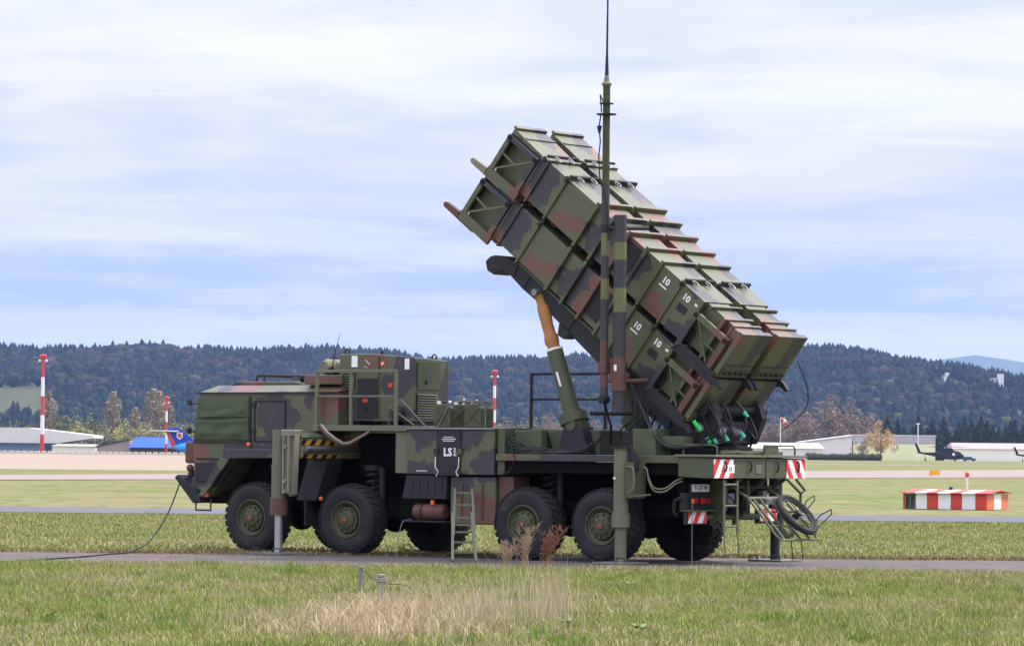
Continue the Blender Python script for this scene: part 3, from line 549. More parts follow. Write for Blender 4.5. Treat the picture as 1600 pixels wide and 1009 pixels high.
# helicopter
def helicopter(label, x, y, s, rz, group=None):
    t = thing('helicopter', label, 'helicopter', (x, y, 0), (0, 0, rz), group); t.scale = (s, s, s * 1.3)
    # fuselage along +x (nose), lofted sections: x, half width, z low, z high
    secs = [(7.6, .12, 1.1, 1.3), (7.2, .6, .75, 1.75), (6.3, .95, .55, 2.35), (5.2, 1.1, .45, 2.75), (3.5, 1.15, .45, 2.85), (.5, 1.15, .5, 2.85), (-1.2, 1.0, .8, 2.7), (-3, .55, 1.3, 2.35), (-6, .32, 1.75, 2.3), (-8, .22, 2.0, 2.45)]
    V = []; F = []; K = 12
    for sx, hw, z0, z1 in secs:
        for k in range(K):
            a = 2 * pi * k / K; c, q = cos(a), sin(a); c = math.copysign(abs(c) ** .7, c); q = math.copysign(abs(q) ** .7, q); V.append((sx, hw * c, (z0 + z1) / 2 + (z1 - z0) / 2 * q))
    for i in range(len(secs) - 1):
        for k in range(K): F.append((i * K + k, (i + 1) * K + k, (i + 1) * K + (k + 1) % K, i * K + (k + 1) % K))
    F += [tuple(range(K)), tuple(range((len(secs) - 1) * K, len(secs) * K))[::-1]]
    obj('fuselage', MB().add(V, F), 'heli_body', t)
    obj('engine_cowl', MB().prism([(4.2, 2.8), (-1.2, 2.7), (-.6, 3.35), (1.5, 3.6), (3.4, 3.45)], -.85, .85), 'heli_body', t, .08)
    obj('tail_fin', MB().prism([(-7.2, 2.1), (-8.3, 2.0), (-9.6, 4.6), (-8.8, 4.7)], -.1, .1), 'heli_body', t)
    obj('stabilator', MB().box(-8.9, -8.0, -2.1, 2.1, 2.15, 2.27), 'heli_body', t)
    obj('windscreen', MB().prism([(7.05, 1.55), (6.35, 2.38), (5.3, 2.62), (5.3, 1.75)], -1.13, 1.13), 'glass_dark', t)
    obj('cabin_door', MB().box(1.2, 3.2, -1.19, -1.12, .8, 2.4), 'dark_paint', t)
    obj('door_marking', MB().box(3.5, 4.4, -1.2, -1.13, 1.5, 2.2), 'white_label', t)
    hub = obj('rotor_mast', MB().tube([(1.5, 0, 3.4), (1.5, 0, 4.1)], .22, 8), 'black_steel', t)
    for k in range(4):
        a = R(38 + 90 * k); d = Vector((cos(a), sin(a), 0)); obj('rotor_blade', MB().bar(Vector((1.5, 0, 4.0)) + d * .3, Vector((1.5, 0, 3.75)) + d * 8, .5, .08), 'black_steel', hub)
    tr = obj('tail_rotor', MB().tube([(-9.3, -.35, 4.4), (-9.3, .1, 4.4)], .1, 6), 'black_steel', t)
    for k in range(4):
        a = R(20 + 90 * k); obj('tail_blade', MB().bar((-9.3, -.3, 4.4), (-9.3 + 1.5 * cos(a), -.3, 4.4 + 1.5 * sin(a)), .05, .22, (0, 1, 0)), 'grey_steel', tr)
    for xx_, yy_ in ((4.4, -1.2), (4.4, 1.2), (-5.8, 0)):
        wl = obj('wheel', MB().lathe([(.02, -.12), (.25, -.12), (.32, 0), (.25, .12), (.02, .12)], (xx_, yy_, .32), (0, 1, 0), 12), 'rubber', t); obj('strut', MB().tube([(xx_, yy_, .32), (xx_ - .2, yy_ * .7, 1.5)], .09, 6), 'heli_body', wl)
    return t
helicopter('dark military helicopter parked in front of the pale hangar', gx(1474, 1235), 1235, .92, R(-8))
helicopter('dark helicopter whose tail alone shows at the edge of the pale hangar', gx(1622, 1260), 1260, .8, R(-10))
t = thing('parked_car', 'dark blue car parked behind the nose of the helicopter', 'car', (gx(1516, 1290), 1290, 0))
obj('body', MB().prism([(-2.2, .35), (2.2, .35), (2.25, .9), (1.2, 1.0), (.6, 1.5), (-1.3, 1.5), (-2.2, 1.0)], -.85, .85), 'blue_sheet', t, .05)
for a in (-1.4, 1.4): obj('wheel', MB().lathe([(.02, -.9), (.33, -.9), (.33, .9), (.02, .9)], (a, 0, .33), (0, 1, 0), 12), 'rubber', t)
t = thing('white_marker', 'small white runway marker lying in the grass near the hut', 'marker', (gx(1594, 140), 136, 0))
obj('cap', MB().lathe([(.3, 0), (.28, .06), (.16, .12), (.01, .13)], (0, 0, 0), (0, 0, 1), 14), 'white_paint', t)

# ------------------------------------------------------------------ the truck (local axes: x = rearward, y = away from the near side, z = up)
YAW = R(35.5); TO = Vector((1.54, 65.0, 0.0)); TR_ = Matrix.Rotation(-YAW, 4, 'Z')
def tw(u, v, w_): return TO + TR_ @ Vector((u, v, w_))
def tthing(name, label, cat, group=None): return thing(name, label, cat, TO, (0, 0, -YAW), group)
truck = tthing('military_truck', 'camouflaged eight-wheeled military truck standing on its outriggers and carrying the missile launcher', 'truck')
def P(name, mb, mat, bevel=0.0, parent=None): return obj(name, mb, mat, parent or truck, bevel)
CW = 2.9
# wheels -------------------------------------------------------------
def wheel_parts():
    r = .635; prof = [(.30, .02), (.33, -.005), (.42, -.03), (.52, -.025), (.585, .01), (.605, .05), (.605, .35), (.585, .39), (.52, .425), (.42, .43), (.33, .40), (.30, .38)]
    ty = MB().lathe(prof, (0, 0, 0), (0, 1, 0), 48); n = 30
    for k in range(n):
        for row, (y0, y1, sh) in enumerate(((-.005, .17, 0.0), (.15, .235, .5), (.215, .405, .25))):
            a = 2 * pi * (k + sh) / n; t = Vector((-sin(a), 0, cos(a))); o = Vector((cos(a), 0, sin(a))); tw_ = .043 if row != 1 else .034
            sk = .03 if row == 0 else (-.03 if row == 2 else 0)
            V = []
            for rr in (.59, .642):
                for y, s_ in ((y0, sk), (y1, -sk)):
                    for q in (-1, 1):
                        rad = rr - (.028 if (y < 0.02 or y > .38) and rr > .6 else 0); V.append(o * rad + t * (q * tw_ + s_) + Vector((0, y, 0)))
            ty.add(V, [(0, 2, 3, 1), (4, 5, 7, 6), (0, 1, 5, 4), (2, 6, 7, 3), (0, 4, 6, 2), (1, 3, 7, 5)])
    rim = MB().lathe([(.335, .0), (.325, -.022), (.305, -.022), (.295, .02), (.255, .045), (.25, .10), (.235, .10), (.23, .02), (.165, .015), (.16, -.01), (.145, -.02), (.10, -.025), (.065, -.03), (.06, -.05), (.002, -.052)], (0, 0, 0), (0, 1, 0), 36)
    nuts = MB()
    for k in range(10):
        a = 2 * pi * k / 10; nuts.tube([(.198 * cos(a), .02, .198 * sin(a)), (.198 * cos(a), -.03, .198 * sin(a))], .02, 6)
    for k in range(8):
        a = 2 * pi * k / 8; nuts.tube([(.125 * cos(a), -.02, .125 * sin(a)), (.125 * cos(a), -.04, .125 * sin(a))], .012, 6)
    cap = MB().lathe([(.032, -.052), (.028, -.06), (.002, -.062)], (0, 0, 0), (0, 1, 0), 12)
    return ty, rim, nuts, cap
ty, rim, nuts, cap = wheel_parts(); wproto = None
AX = (-7.58, -5.43, -1.61, 0.0)
for i, u in enumerate(AX):
    for side in (0, 1):
        if wproto is None:
            wh = P('wheel', rim, 'rim_paint'); P('tyre', ty, 'rubber', 0, wh); tag(P('wheel_nuts', nuts, 'olive', 0, wh), kind='stuff'); P('rim_gap_shade', MB().lathe([(.2495, .07), (.2365, .07)], (0, 0, 0), (0, 1, 0), 36), 'black_steel', 0, wh); P('hub_cap', cap, 'red_paint', 0, wh); wproto = wh  # black ring laid in the rim groove paints its shade
        else: wh = copy_tree(wproto, truck)
        wh.location = (u, 0 if side == 0 else CW, .628); wh.rotation_euler = (0, random.random() * 6 if side == 0 else 0, 0 if side == 0 else pi)
# chassis and underbody -------------------------------------------------
mb = MB(); mb.box(-8.6, 1.75, .95, 1.13, 1.02, 1.36); mb.box(-8.6, 1.75, 1.77, 1.95, 1.02, 1.36)
for u in (-8.3, -6.5, -4.5, -3, -.8, 1.65): mb.box(u, u + .18, 1.131, 1.769, 1.06, 1.32)
P('chassis_frame', mb, 'underbody')
P('belly_dark_filler', MB().box(-8.2, 1.5, .62, 2.3, .78, 1.015), 'underbody', .02)  # dark filler box added to block the view through the shaded belly
P('gearbox', MB().box(-6.6, -2.2, .5, 2.4, .62, .9), 'underbody', .06)
for u in AX:
    ax = P('axle', MB().tube([(u, .3, .63), (u, 1.2, .66), (u, 1.7, .66), (u, 2.6, .63)], [.11, .16, .16, .11], 10), 'underbody'); P('differential', MB().sphere((u, 1.45, .66), .27, 12, 8), 'underbody', 0, ax)
    for v in (.52, 2.38):
        sp = MB(); path = [(u + .2 + .12 * cos(a * .9), v + .12 * sin(a * .9), .72 + a * .0175) for a in range(0, 46)]; sp.tube(path, .026, 6); s_ = P('coil_spring', sp, 'dark_paint')
        P('spring_seat', MB().lathe([(.02, 0), (.17, 0), (.17, .09), (.02, .09)], (u + .2, v, 1.5), (0, 0, 1), 14), 'dark_paint', 0, s_)
    P('shock_absorber', MB().tube([(u + .47, .42, .7), (u + .45, .45, 1.12), (u + .45, .45, 1.55)], [.045, .06, .06], 8), 'dark_paint')
P('walkway_shade_block', MB().box(-5.7, -4.1, .7, 2.3, 1.37, 2.16), 'underbody', .03)  # dark block added so the gap under the walkway reads as shade
P('inner_panel', MB().box(-6.9, 1.3, 1.2, 1.7, 1.362, 1.68), 'underbody')
# cab ----------------------------------------------------------------
cab_pts = [(-8.72, 1.02), (-9.02, 1.18), (-9.07, 1.97), (-8.92, 2.86), (-5.72, 2.88), (-5.72, 2.2), (-6.7, 2.12), (-7.0, 1.72), (-8.02, 1.7), (-8.60, 1.03)]
cab = P('cab', MB().prism(cab_pts, .1, 2.8), 'camo', .025)
P('cab_inner_floor', MB().box(-8.4, -6.2, .7, 2.2, 1.1, 1.72), 'underbody')
rf = MB(); a0 = [(-8.93, .09, 2.862), (-5.70, .09, 2.882), (-5.70, 2.81, 2.882), (-8.93, 2.81, 2.862)]; a1 = [(-8.70, .38, 3.00), (-5.76, .38, 3.01), (-5.76, 2.52, 3.01), (-8.70, 2.52, 3.00)]
rf.add(a0 + a1, [(0, 3, 2, 1), (4, 5, 6, 7), (0, 1, 5, 4), (1, 2, 6, 5), (2, 3, 7, 6), (3, 0, 4, 7)]); roof = P('cab_roof', rf, 'camo', .012, cab)
P('rain_gutter', MB().box(-8.95, -5.72, .06, .088, 2.845, 2.872), 'dark_paint', 0, roof)
P('roof_hatch', MB().prism([(-8.52, 3.004), (-8.40, 3.075), (-7.0, 3.075), (-6.78, 3.012)], .5, 2.4), 'camo', .02, roof)
rr = MB()
for v in (.65, 2.2):
    rr.tube([(-8.05, v, 3.05), (-8.0, v, 3.19), (-6.62, v, 3.16), (-6.6, v, 3.02)], .022, 6)
for u in (-8.0, -7.6, -7.05, -6.62): rr.tube([(u, .65, 3.18), (u, 2.2, 3.18)], .018, 6)
rr.tube([(-7.85, .65, 3.05), (-7.85, .65, 3.18)], .02, 6); P('roof_rack', rr, 'dark_paint', 0, roof)
P('roof_beacon_dish', MB().lathe([(.01, .10), (.18, .08), (.22, .045), (.03, .03), (.03, -.02)], (-7.1, .8, 3.08), (0, 0, 1), 14), 'dark_paint', 0, roof)
P('rear_cab_box', MB().box(-6.58, -5.74, .22, 2.6, 3.012, 3.18), 'camo', .012, cab)
# canvas window cover, slightly loose with a centre seam
cv = MB(); nu, nw = 34, 34; u0, u1, w0, w1 = -8.93, -7.74, 2.0, 2.77
for j in range(nw + 1):
    for i in range(nu + 1):
        a, b = i / nu, j / nw; e = min(a, 1 - a, b, 1 - b); skew = -.10 * (1 - b) * (1 - a)
        bl = .035 * min(1, e * 6) + .018 * mnoise.noise((a * 4 + 3, b * 3, 1)) * min(1, e * 9) - .045 * math.exp(-((b - .50 - .02 * a) / .03) ** 2) * min(1, e * 12) + .03 * mnoise.noise((a * 2.2 - b * 2.5, b * 5, 7)) * min(1, e * 9)
        cv.v.append((u0 + (u1 - u0) * a + skew, .085 - bl, w0 + (w1 - w0) * b))
for j in range(nw):
    for i in range(nu): k = j * (nu + 1) + i; cv.f.append((k, k + 1, k + nu + 2, k + nu + 1))
wc = P('window_cover', cv, 'tarp', 0, cab)
mo = wc.modifiers.new('thickness', 'SOLIDIFY'); mo.thickness = .012; mo.offset = -1
fr = MB(); fr.box(-9.03, -7.70, .075, .098, 1.955, 1.985); fr.box(-7.735, -7.70, .075, .098, 1.986, 2.80); P('window_frame', fr, 'dark_paint', 0, cab)
dr = MB(); 
for a, b, c, d in ((-7.62, -7.60, 1.98, 2.72), (-6.92, -6.90, 1.98, 2.72)): dr.box(a, b, .085, .098, c, d)
dr.box(-7.60, -6.92, .085, .098, 2.70, 2.72); dr.box(-7.60, -6.92, .085, .098, 1.98, 2.0); P('door_seam', dr, 'black_steel', 0, cab)
P('front_step_panel', MB().prism([(-8.98, 1.25), (-8.42, 1.27), (-8.30, 1.60), (-8.95, 1.60)], .06, .098), 'dark_paint', .01, cab)
P('panel_seam', MB().box(-8.96, -8.26, .088, .098, 1.655, 1.68), 'black_steel', 0, cab)
P('fender', MB().prism([(-8.80, .99), (-8.66, .99), (-8.05, 1.68), (-6.98, 1.70), (-6.98, 1.86), (-8.16, 1.86)], -.06, .45), 'camo', .015)
P('fender', MB().prism([(-8.80, .99), (-8.66, .99), (-8.05, 1.68), (-6.98, 1.70), (-6.98, 1.86), (-8.16, 1.86)], CW - .45, CW + .06), 'camo', .015)
P('marker_light', MB().sphere((-7.72, .06, 1.93), .045, 10, 6), 'orange_lens', 0, cab); P('marker_light', MB().box(-8.68, -8.60, -.03, .03, .98, 1.10), 'orange_lens', .01, cab)
for v in (.35, 2.55):
    h = P('headlight_guard', MB().box(-9.32, -9.08, v - .18, v + .18, 1.58, 1.98), 'brown_paint', .05, cab); P('headlight', MB().lathe([(.11, 0), (.12, -.04), (.01, -.06)], (-9.3, v, 1.78), (1, 0, 0), 16), 'glass_dark', 0, h)
P('horn', MB().sphere((-9.2, .2, 1.5), .07, 10, 6), 'brown_paint', 0, cab)
P('windscreen', MB().add([(-9.078, .3, 2.02), (-9.078, 2.6, 2.02), (-8.955, 2.6, 2.72), (-8.955, .3, 2.72)], [(0, 1, 2, 3)]), 'glass_dark', 0, cab)
for w_ in (2.66, 2.15):
    P('mirror', MB().tube([(-8.98, .12, w_), (-9.07, .02, w_ + .02)], .014, 6).box(-9.10, -9.05, -.03, .05, w_ - .03, w_ + .07), 'dark_paint', 0, cab)
P('bumper', MB().prism([(-9.50, 1.33), (-9.40, 1.38), (-9.0, 1.10), (-8.85, .88), (-9.05, .86)], .1, 2.8), 'dark_paint', .02)
st = MB(); st.tube([(-8.9, .02, .92), (-8.9, .02, .74), (-8.55, .02, .74), (-8.55, .02, .95)], .018, 6); P('cab_step', st, 'dark_paint')
P('tow_pin', MB().sphere((-9.28, .35, 1.40), .08, 10, 6), 'brown_paint')
P('lower_cab_beam', MB().box(-8.85, -6.95, .35, 2.55, .86, 1.08), 'underbody', .03)
# dark mudguard behind the first axle
P('mudguard', MB().prism([(-6.15, .95), (-5.9, 1.68), (-6.35, 1.68), (-6.6, .95)], .05, .5), 'dark_paint', .015); P('marker_light', MB().sphere((-6.0, .0, .99), .04, 8, 6), 'orange_lens')
P('mud_flap', MB().box(-6.42, -6.38, .05, .5, .5, .96), 'rubber'); P('drive_shaft', MB().tube([(-7.4, .75, .66), (-5.5, .75, .66)], .06, 8), 'underbody')
# platform, railings ---------------------------------------------------
P('walkway', MB().box(-6.17, -4.08, -.05, 2.85, 2.19, 2.29), 'olive_light', .008)
P('walkway_bracket', MB().box(-4.36, -4.09, .0, .35, 1.46, 2.185), 'olive_light', .01)
def rail(name, posts, w0, w1, v, mat, r=.026, mid=True, parent=None):
    o = P(name, MB().box(posts[0] - r, posts[-1] + r, v - r, v + r, w1 - r, w1 + r), mat, .006, parent)
    for p in posts: P('post', MB().box(p - r, p + r, v - r, v + r, w0, w1 - r), mat, 0, o)
    if mid:
        for a, b in zip(posts[:-1], posts[1:]): P('mid_rail', MB().box(a + r, b - r, v - r * .8, v + r * .8, (w0 + w1) / 2 + .02, (w0 + w1) / 2 + .055), mat, 0, o)
    return o
rail('railing', (-6.12, -5.35, -4.36), 2.29, 3.24, 0.0, 'olive_light')
rail('railing', (-3.3, -2.55, -1.70), 2.26, 3.24, 2.6, 'black_steel', .022)
tri = MB(); tri.tube([(-4.55, .05, 2.3), (-4.55, .05, 2.62), (-4.0, .05, 2.3)], .014, 6); tri.tube([(-4.3, .05, 2.75), (-3.75, .05, 2.28)], .014, 6); P('folded_step_frame', tri, 'olive_light')
# service box (LS door) -------------------------------------------------
P('box_top', MB().box(-4.07, -2.18, -.09, 2.9, 2.225, 2.262), 'grey_steel', .004)
box_ = P('service_box', MB().box(-4.06, -2.2, -.05, 2.85, 1.45, 2.222), 'camo_box', .012)
door = P('box_door', MB().box(-3.42, -2.90, -.075, -.054, 1.43, 2.21), 'dark_paint', .006, box_)
P('hinge', MB().box(-2.96, -2.86, -.10, -.078, 1.80, 1.90), 'olive', 0, door); P('hinge', MB().box(-3.46, -3.36, -.10, -.078, 1.80, 1.90), 'dark_paint', 0, door)
def decal(body, size, u, w_, v, mat, parent, name='lettering'):
    return P(name, text_mb(body, size).move(lambda x, y, z: (u + x, v, w_ + y)), mat, 0, parent)
decal('LS', .19, -3.17, 1.83, -.079, 'white_label', door); decal('2', .10, -3.02, 1.87, -.079, 'white_label', door); decal('01', .07, -3.01, 1.79, -.079, 'white_label', door)
for k, (a, b) in enumerate(((-3.26, -3.05), (-3.30, -3.0), (-3.27, -3.03))):
    tm = MB(); x = a
    while x < b: tm.box(x, x + .016, -.0785, -.0765, 2.085 - k * .032, 2.101 - k * .032); x += .024
    P('small_lettering', tm, 'white_label', 0, door)
tm = MB()
for k in range(9): tm.box(-3.86 + k * .026, -3.842 + k * .026, -.0535, -.0515, 1.50, 1.515)
P('small_lettering', tm, 'white_label', 0, box_)
for a, b in ((-3.42, .06), (-2.92, -.06)): P('tie_string', MB().tube([(a, -.09, 1.75), (a + .0, -.1, 1.58), (a + b, -.09, 1.5), (a + b * .3, -.09, 1.42)], .008, 5), 'white_label', 0, door)
P('lower_locker', MB().prism([(-4.10, 1.43), (-3.22, 1.43), (-3.25, 1.02), (-4.2, 1.02)], -.02, .6), 'dark_paint', .015)
for k in range(5): P('locker_rib', MB().box(-4.0 + k * .16, -3.96 + k * .16, -.035, -.022, 1.12, 1.36), 'dark_paint', .004)
at_ = P('air_tank', MB().lathe([(.01, 0), (.11, .01), (.15, .06), (.15, .62), (.11, .67), (.01, .68)], (-4.02, .14, .80), (1, 0, 0), 18), 'brown_paint'); P('tank_strap', MB().lathe([(.153, .2), (.16, .2), (.16, .24), (.153, .24)], (-4.02, .14, .80), (1, 0, 0), 18), 'dark_paint', 0, at_)
P('tank_shelf', MB().box(-4.2, -3.24, -.02, .5, .62, .645), 'dark_paint'); P('marker_light', MB().box(-3.55, -3.49, -.05, -.01, .93, 1.0), 'orange_lens', .005)
fl = P('fuel_tank', MB().box(-3.18, -2.22, .02, .7, .6, 1.425), 'camo_box', .03)
for k in range(3): P('tank_rib', MB().box(-2.95 + k * .22, -2.91 + k * .22, .0, .018, .68, 1.3), 'brown_paint', .004, fl)
P('side_skirt', MB().box(-2.2, -1.9, .1, .6, .78, 1.43), 'brown_paint', .01)
# bed and rear ------------------------------------------------------------
P('deck', MB().box(-2.17, 1.56, -.05, 2.85, 1.70, 1.815), 'camo', .008)
P('deck_rail', MB().box(-2.15, 1.56, 0.02, .1, 1.50, 1.697), 'underbody')
rb = P('rear_box', MB().prism([(1.58, 1.47), (2.10, 1.45), (2.27, 1.45), (2.27, 1.785), (1.58, 1.80)], -.10, 2.80), 'olive', .012)
P('lid', MB().box(1.52, 2.31, -.13, 1.52, 1.80, 1.84), 'olive_light', .008, rb); P('lid', MB().box(1.52, 2.31, 1.56, 2.83, 1.80, 1.84), 'olive_light', .008, rb)
P('seam', MB().box(2.268, 2.276, 1.53, 1.55, 1.45, 1.79), 'black_steel', 0, rb)
for v in (.22, 1.0, 1.86, 2.52): P('latch', MB().tube([(2.285, v, 1.74), (2.32, v + .01, 1.70), (2.31, v + .03, 1.62), (2.285, v + .03, 1.56)], .017, 6), 'dark_paint', 0, rb)
P('square_vent', MB().box(2.272, 2.278, 1.22, 1.40, 1.53, 1.68), 'olive_light', 0, rb)
wb = P('warning_board', MB().box(2.272, 2.284, -.09, .50, 1.455, 1.765), 'hazard_near'); P('number_patch', MB().box(2.2845, 2.287, .24, .53, 1.54, 1.68), 'white_label', 0, wb)
P('number_lettering', text_mb('13', .10).move(lambda x, y, z: (2.2885, .40 + x, 1.60 + y)), 'dark_paint', 0, wb)
P('warning_board', MB().box(2.272, 2.284, 2.19, 2.79, 1.455, 1.765), 'hazard_far')
for v0, v1 in ((.02, .02), ):
    P('grab_rail', MB().tube([(1.62, .0, 1.82), (1.62, .0, 1.97), (1.68, .0, 2.0), (2.02, .25, 2.0), (2.1, .28, 1.97), (2.1, .28, 1.84)], .017, 6), 'olive', 0, rb)
P('grab_rail', MB().tube([(2.1, 1.75, 1.84), (2.1, 1.75, 2.0), (2.1, 2.7, 2.0), (2.1, 2.75, 1.95), (2.1, 2.75, 1.84)], .017, 6), 'olive', 0, rb)
P('rail_panel', MB().box(2.08, 2.11, 1.78, 2.2, 1.842, 1.99), 'olive', 0, rb)
tf = MB(); path = [(1.95 + .1 * mnoise.noise((k * .6, 0, 0)), .6 + k * .09, 1.855 + .035 * abs(mnoise.noise((k * .9, 2, 0)))) for k in range(22)]; tf.tube(path, [.05 + .03 * abs(mnoise.noise((k * .8, 5, 0))) for k in range(22)], 8); P('folded_tarpaulin', tf, 'tarp', 0, rb)
# rear lower structure
P('rear_crossmember', MB().box(1.38, 1.57, .2, 2.75, 1.05, 1.44), 'underbody', .02)
lt = P('light_bracket', MB().box(1.55, 1.66, .0, .78, .93, 1.20), 'dark_paint', .01)
P('tail_light', MB().box(1.702, 1.73, .12, .20, 1.03, 1.11), 'orange_lens', .008, lt); P('tail_light', MB().box(1.702, 1.73, .24, .31, 1.03, 1.11), 'red_lens', .008, lt); P('tail_light', MB().box(1.702, 1.73, .38, .55, 1.02, 1.12), 'red_lens', .008, lt); P('tail_light', MB().box(1.702, 1.73, .58, .68, 1.03, 1.11), 'red_lens', .008, lt)
P('light_shelf', MB().box(1.56, 1.80, .0, .80, .90, .925), 'olive', 0, lt)
lp = P('license_plate', MB().box(1.70, 1.715, .14, .66, 1.225, 1.345), 'white_label', .004); P('plate_lettering', text_mb('Y-137 90', .105).move(lambda x, y, z: (1.717, .40 + x, 1.285 + y)), 'dark_paint', 0, lp)
P('plate_bracket', MB().box(1.66, 1.698, .12, .68, 1.20, 1.36), 'dark_paint')
P('warning_board', MB().box(1.70, 1.712, .04, .60, .70, .91), 'hazard_near'); P('warning_board', MB().box(1.70, 1.712, 2.26, 2.82, .72, .93), 'hazard_far')
P('mud_flap', MB().box(1.62, 1.69, .02, .62, .68, .92), 'dark_paint'); P('mud_flap', MB().box(1.62, 1.69, 2.24, 2.84, .68, .92), 'dark_paint')
P('rear_bumper_bar', MB().tube([(1.66, .6, .80), (1.66, 2.3, .80)], .055, 10), 'olive')
P('tow_bracket', MB().prism([(1.62, .66), (1.92, .92), (1.92, 1.42), (1.62, 1.42)], .82, .90), 'olive').parent = truck
P('tow_bracket', MB().prism([(1.62, .66), (1.92, .92), (1.92, 1.42), (1.62, 1.42)], 1.52, 1.60), 'olive')
P('step_bracket', MB().tube([(1.45, -.02, .95), (1.50, -.06, 1.08), (1.62, -.06, 1.12)], .03, 6).tube([(1.45, -.02, .95), (1.46, -.02, .86), (1.52, -.02, .84)], .02, 6), 'dark_paint')
for k, (dv, dw) in enumerate(((0, 0), (.03, -.05))):
    P('hose', MB().tube(smooth([(.86, -.12, 1.62), (.98, -.13, 1.60 + dw * .3), (1.02, -.13, 1.45 + dw), (1.15, -.15, 1.28 + dw), (1.35, -.12, 1.28 + dw), (1.5, -.05, 1.40 + dw), (1.6, .02, 1.45 + dw)]), .012, 6), 'khaki')
hk = P('tow_hitch', MB().box(1.57, 1.75, 1.30, 1.60, .86, 1.1), 'dark_paint', .02); P('hitch_jaw', MB().tube([(1.75, 1.45, .98), (1.98, 1.45, .98)], .06, 10), 'dark_paint', 0, hk)
for v_ in (.95, 1.75, 2.35): P('box_strut', MB().bar((1.66, v_, 1.12), (2.12, v_ + .06, 1.44), .05, .05), 'olive')
P('cross_pipe', MB().tube([(1.86, .85, 1.30), (1.86, 2.6, 1.30)], .028, 8), 'olive'); P('junction_box', MB().box(1.72, 1.86, 1.02, 1.22, 1.02, 1.2), 'grey_steel', .012); P('junction_box', MB().box(1.78, 1.9, 2.05, 2.2, 1.1, 1.24), 'grey_steel', .012)
P('brake_hose', MB().tube(smooth([(1.7, .9, 1.25), (1.95, 1.0, 1.1), (1.9, 1.2, .9), (1.72, 1.3, .95)]), .014, 6), 'cable_rubber'); P('brake_hose', MB().tube(smooth([(1.7, 1.7, 1.2), (1.95, 1.75, 1.05), (1.9, 1.95, .95), (1.72, 2.1, 1.05)]), .014, 6), 'red_lens')
P('door_handle', MB().box(-6.98, -6.84, .07, .098, 2.06, 2.10), 'black_steel', .006, cab)
for w_ in (2.12, 2.6): P('door_hinge', MB().box(-7.66, -7.58, .07, .098, w_, w_ + .09), 'dark_paint', .006, cab)
P('grab_handle', MB().tube(smooth([(-7.69, .08, 2.2), (-7.69, .03, 2.24), (-7.69, .03, 2.5), (-7.69, .08, 2.54)]), .012, 6), 'dark_paint', 0, cab)
for v_ in (.5, 2.4): P('tow_hook', MB().tube(smooth([(-9.3, v_, 1.2), (-9.5, v_, 1.16), (-9.52, v_, 1.05), (-9.4, v_, 1.02)]), .022, 6), 'dark_paint')
# rear hanging ladder
ld = P('rear_ladder', MB().tube([(2.26, .25, 1.42), (2.27, .25, .56)], .022, 6).tube([(2.26, .66, 1.42), (2.27, .66, .56)], .022, 6).tube([(2.27, .25, .56), (2.27, .30, .18)], .012, 6).tube([(2.27, .66, .56), (2.27, .72, .18)], .012, 6), 'olive_light')
for w_ in (1.35, 1.0, .66): P('rung', MB().tube([(2.265, .25, w_), (2.265, .66, w_)], .018, 6), 'olive_light', 0, ld)
P('rung', MB().tube([(2.27, .28, .2), (2.27, .74, .2)], .012, 6), 'olive', 0, ld)
# folded rear rack
rk = MB(); A0, A1, B0, B1 = Vector((2.30, .95, 1.12)), Vector((2.30, 2.05, 1.12)), Vector((2.92, .95, .44)), Vector((2.92, 2.2, .44))
rk.tube([A0, B0 + Vector((-.06, 0, .06)), B0 + Vector((0, .06, 0)), B1 - Vector((0, .06, 0)), B1 + Vector((-.06, 0, .06)), A1], .02, 8); rk.tube([A0, A1], .03, 8)
rkt = P('rear_rack', rk, 'olive_light')
for q in (.12, .3, .55, .78): P('slat', MB().bar(A0.lerp(A1, q), B0.lerp(B1, q), .045, .03), 'olive', 0, rkt)
for q in (.33, .66): P('cross_tube', MB().tube([A0.lerp(B0, q), A1.lerp(B1, q)], .016, 6), 'olive', 0, rkt)
for v in (.95, 2.0): P('stay', MB().bar((1.80, v, 1.42), (2.30, v + .05, 1.1), .05, .03), 'olive', 0, rkt)
P('stay', MB().tube([(2.25, 2.25, 1.44), (2.35, 2.45, 1.25), (2.3, 2.62, 1.2), (2.3, 2.62, .85)], .025, 6), 'olive', 0, rkt); P('stay', MB().tube([(2.25, 2.55, 1.44), (2.35, 2.68, 1.25), (2.3, 2.62, 1.2)], .025, 6), 'olive', 0, rkt)
for a, b, c in (((2.3, 2.62, .86), (2.34, 2.95, 1.05), (2.34, 3.0, 1.16)), ((2.9, 1.9, .60), (2.93, 2.35, .72), (2.95, 2.55, .94))):
    a, b, c = Vector(a), Vector(b), Vector(c); P('footrest_loop', MB().tube([a, a.lerp(c, .55) + Vector((0, -.03, .06)), c, c + Vector((0, .01, -.08)), a.lerp(b, .6) + Vector((0, .02, -.02)), a], .012, 6), 'black_steel', 0, rkt)
for v in (1.3, 1.62): P('hanging_hook', MB().tube([(2.92, v, .44), (2.93, v + .04, .2), (2.93, v + .06, .12), (2.93, v + .03, .11)], .009, 5), 'black_steel', 0, rkt)
clamp = MB(); clamp.box(2.2, 2.42, 1.35, 1.55, 1.02, 1.12); clamp.box(2.3, 2.4, 1.7, 1.8, .95, 1.1); P('rack_clamp', clamp, 'grey_steel', .01, rkt); P('winch_drum', MB().tube([(2.8, 1.2, .55), (2.8, 1.45, .55)], .1, 10).tube([(2.7, 1.0, .62), (2.7, 2.1, .62)], .03, 8), 'olive', 0, rkt)
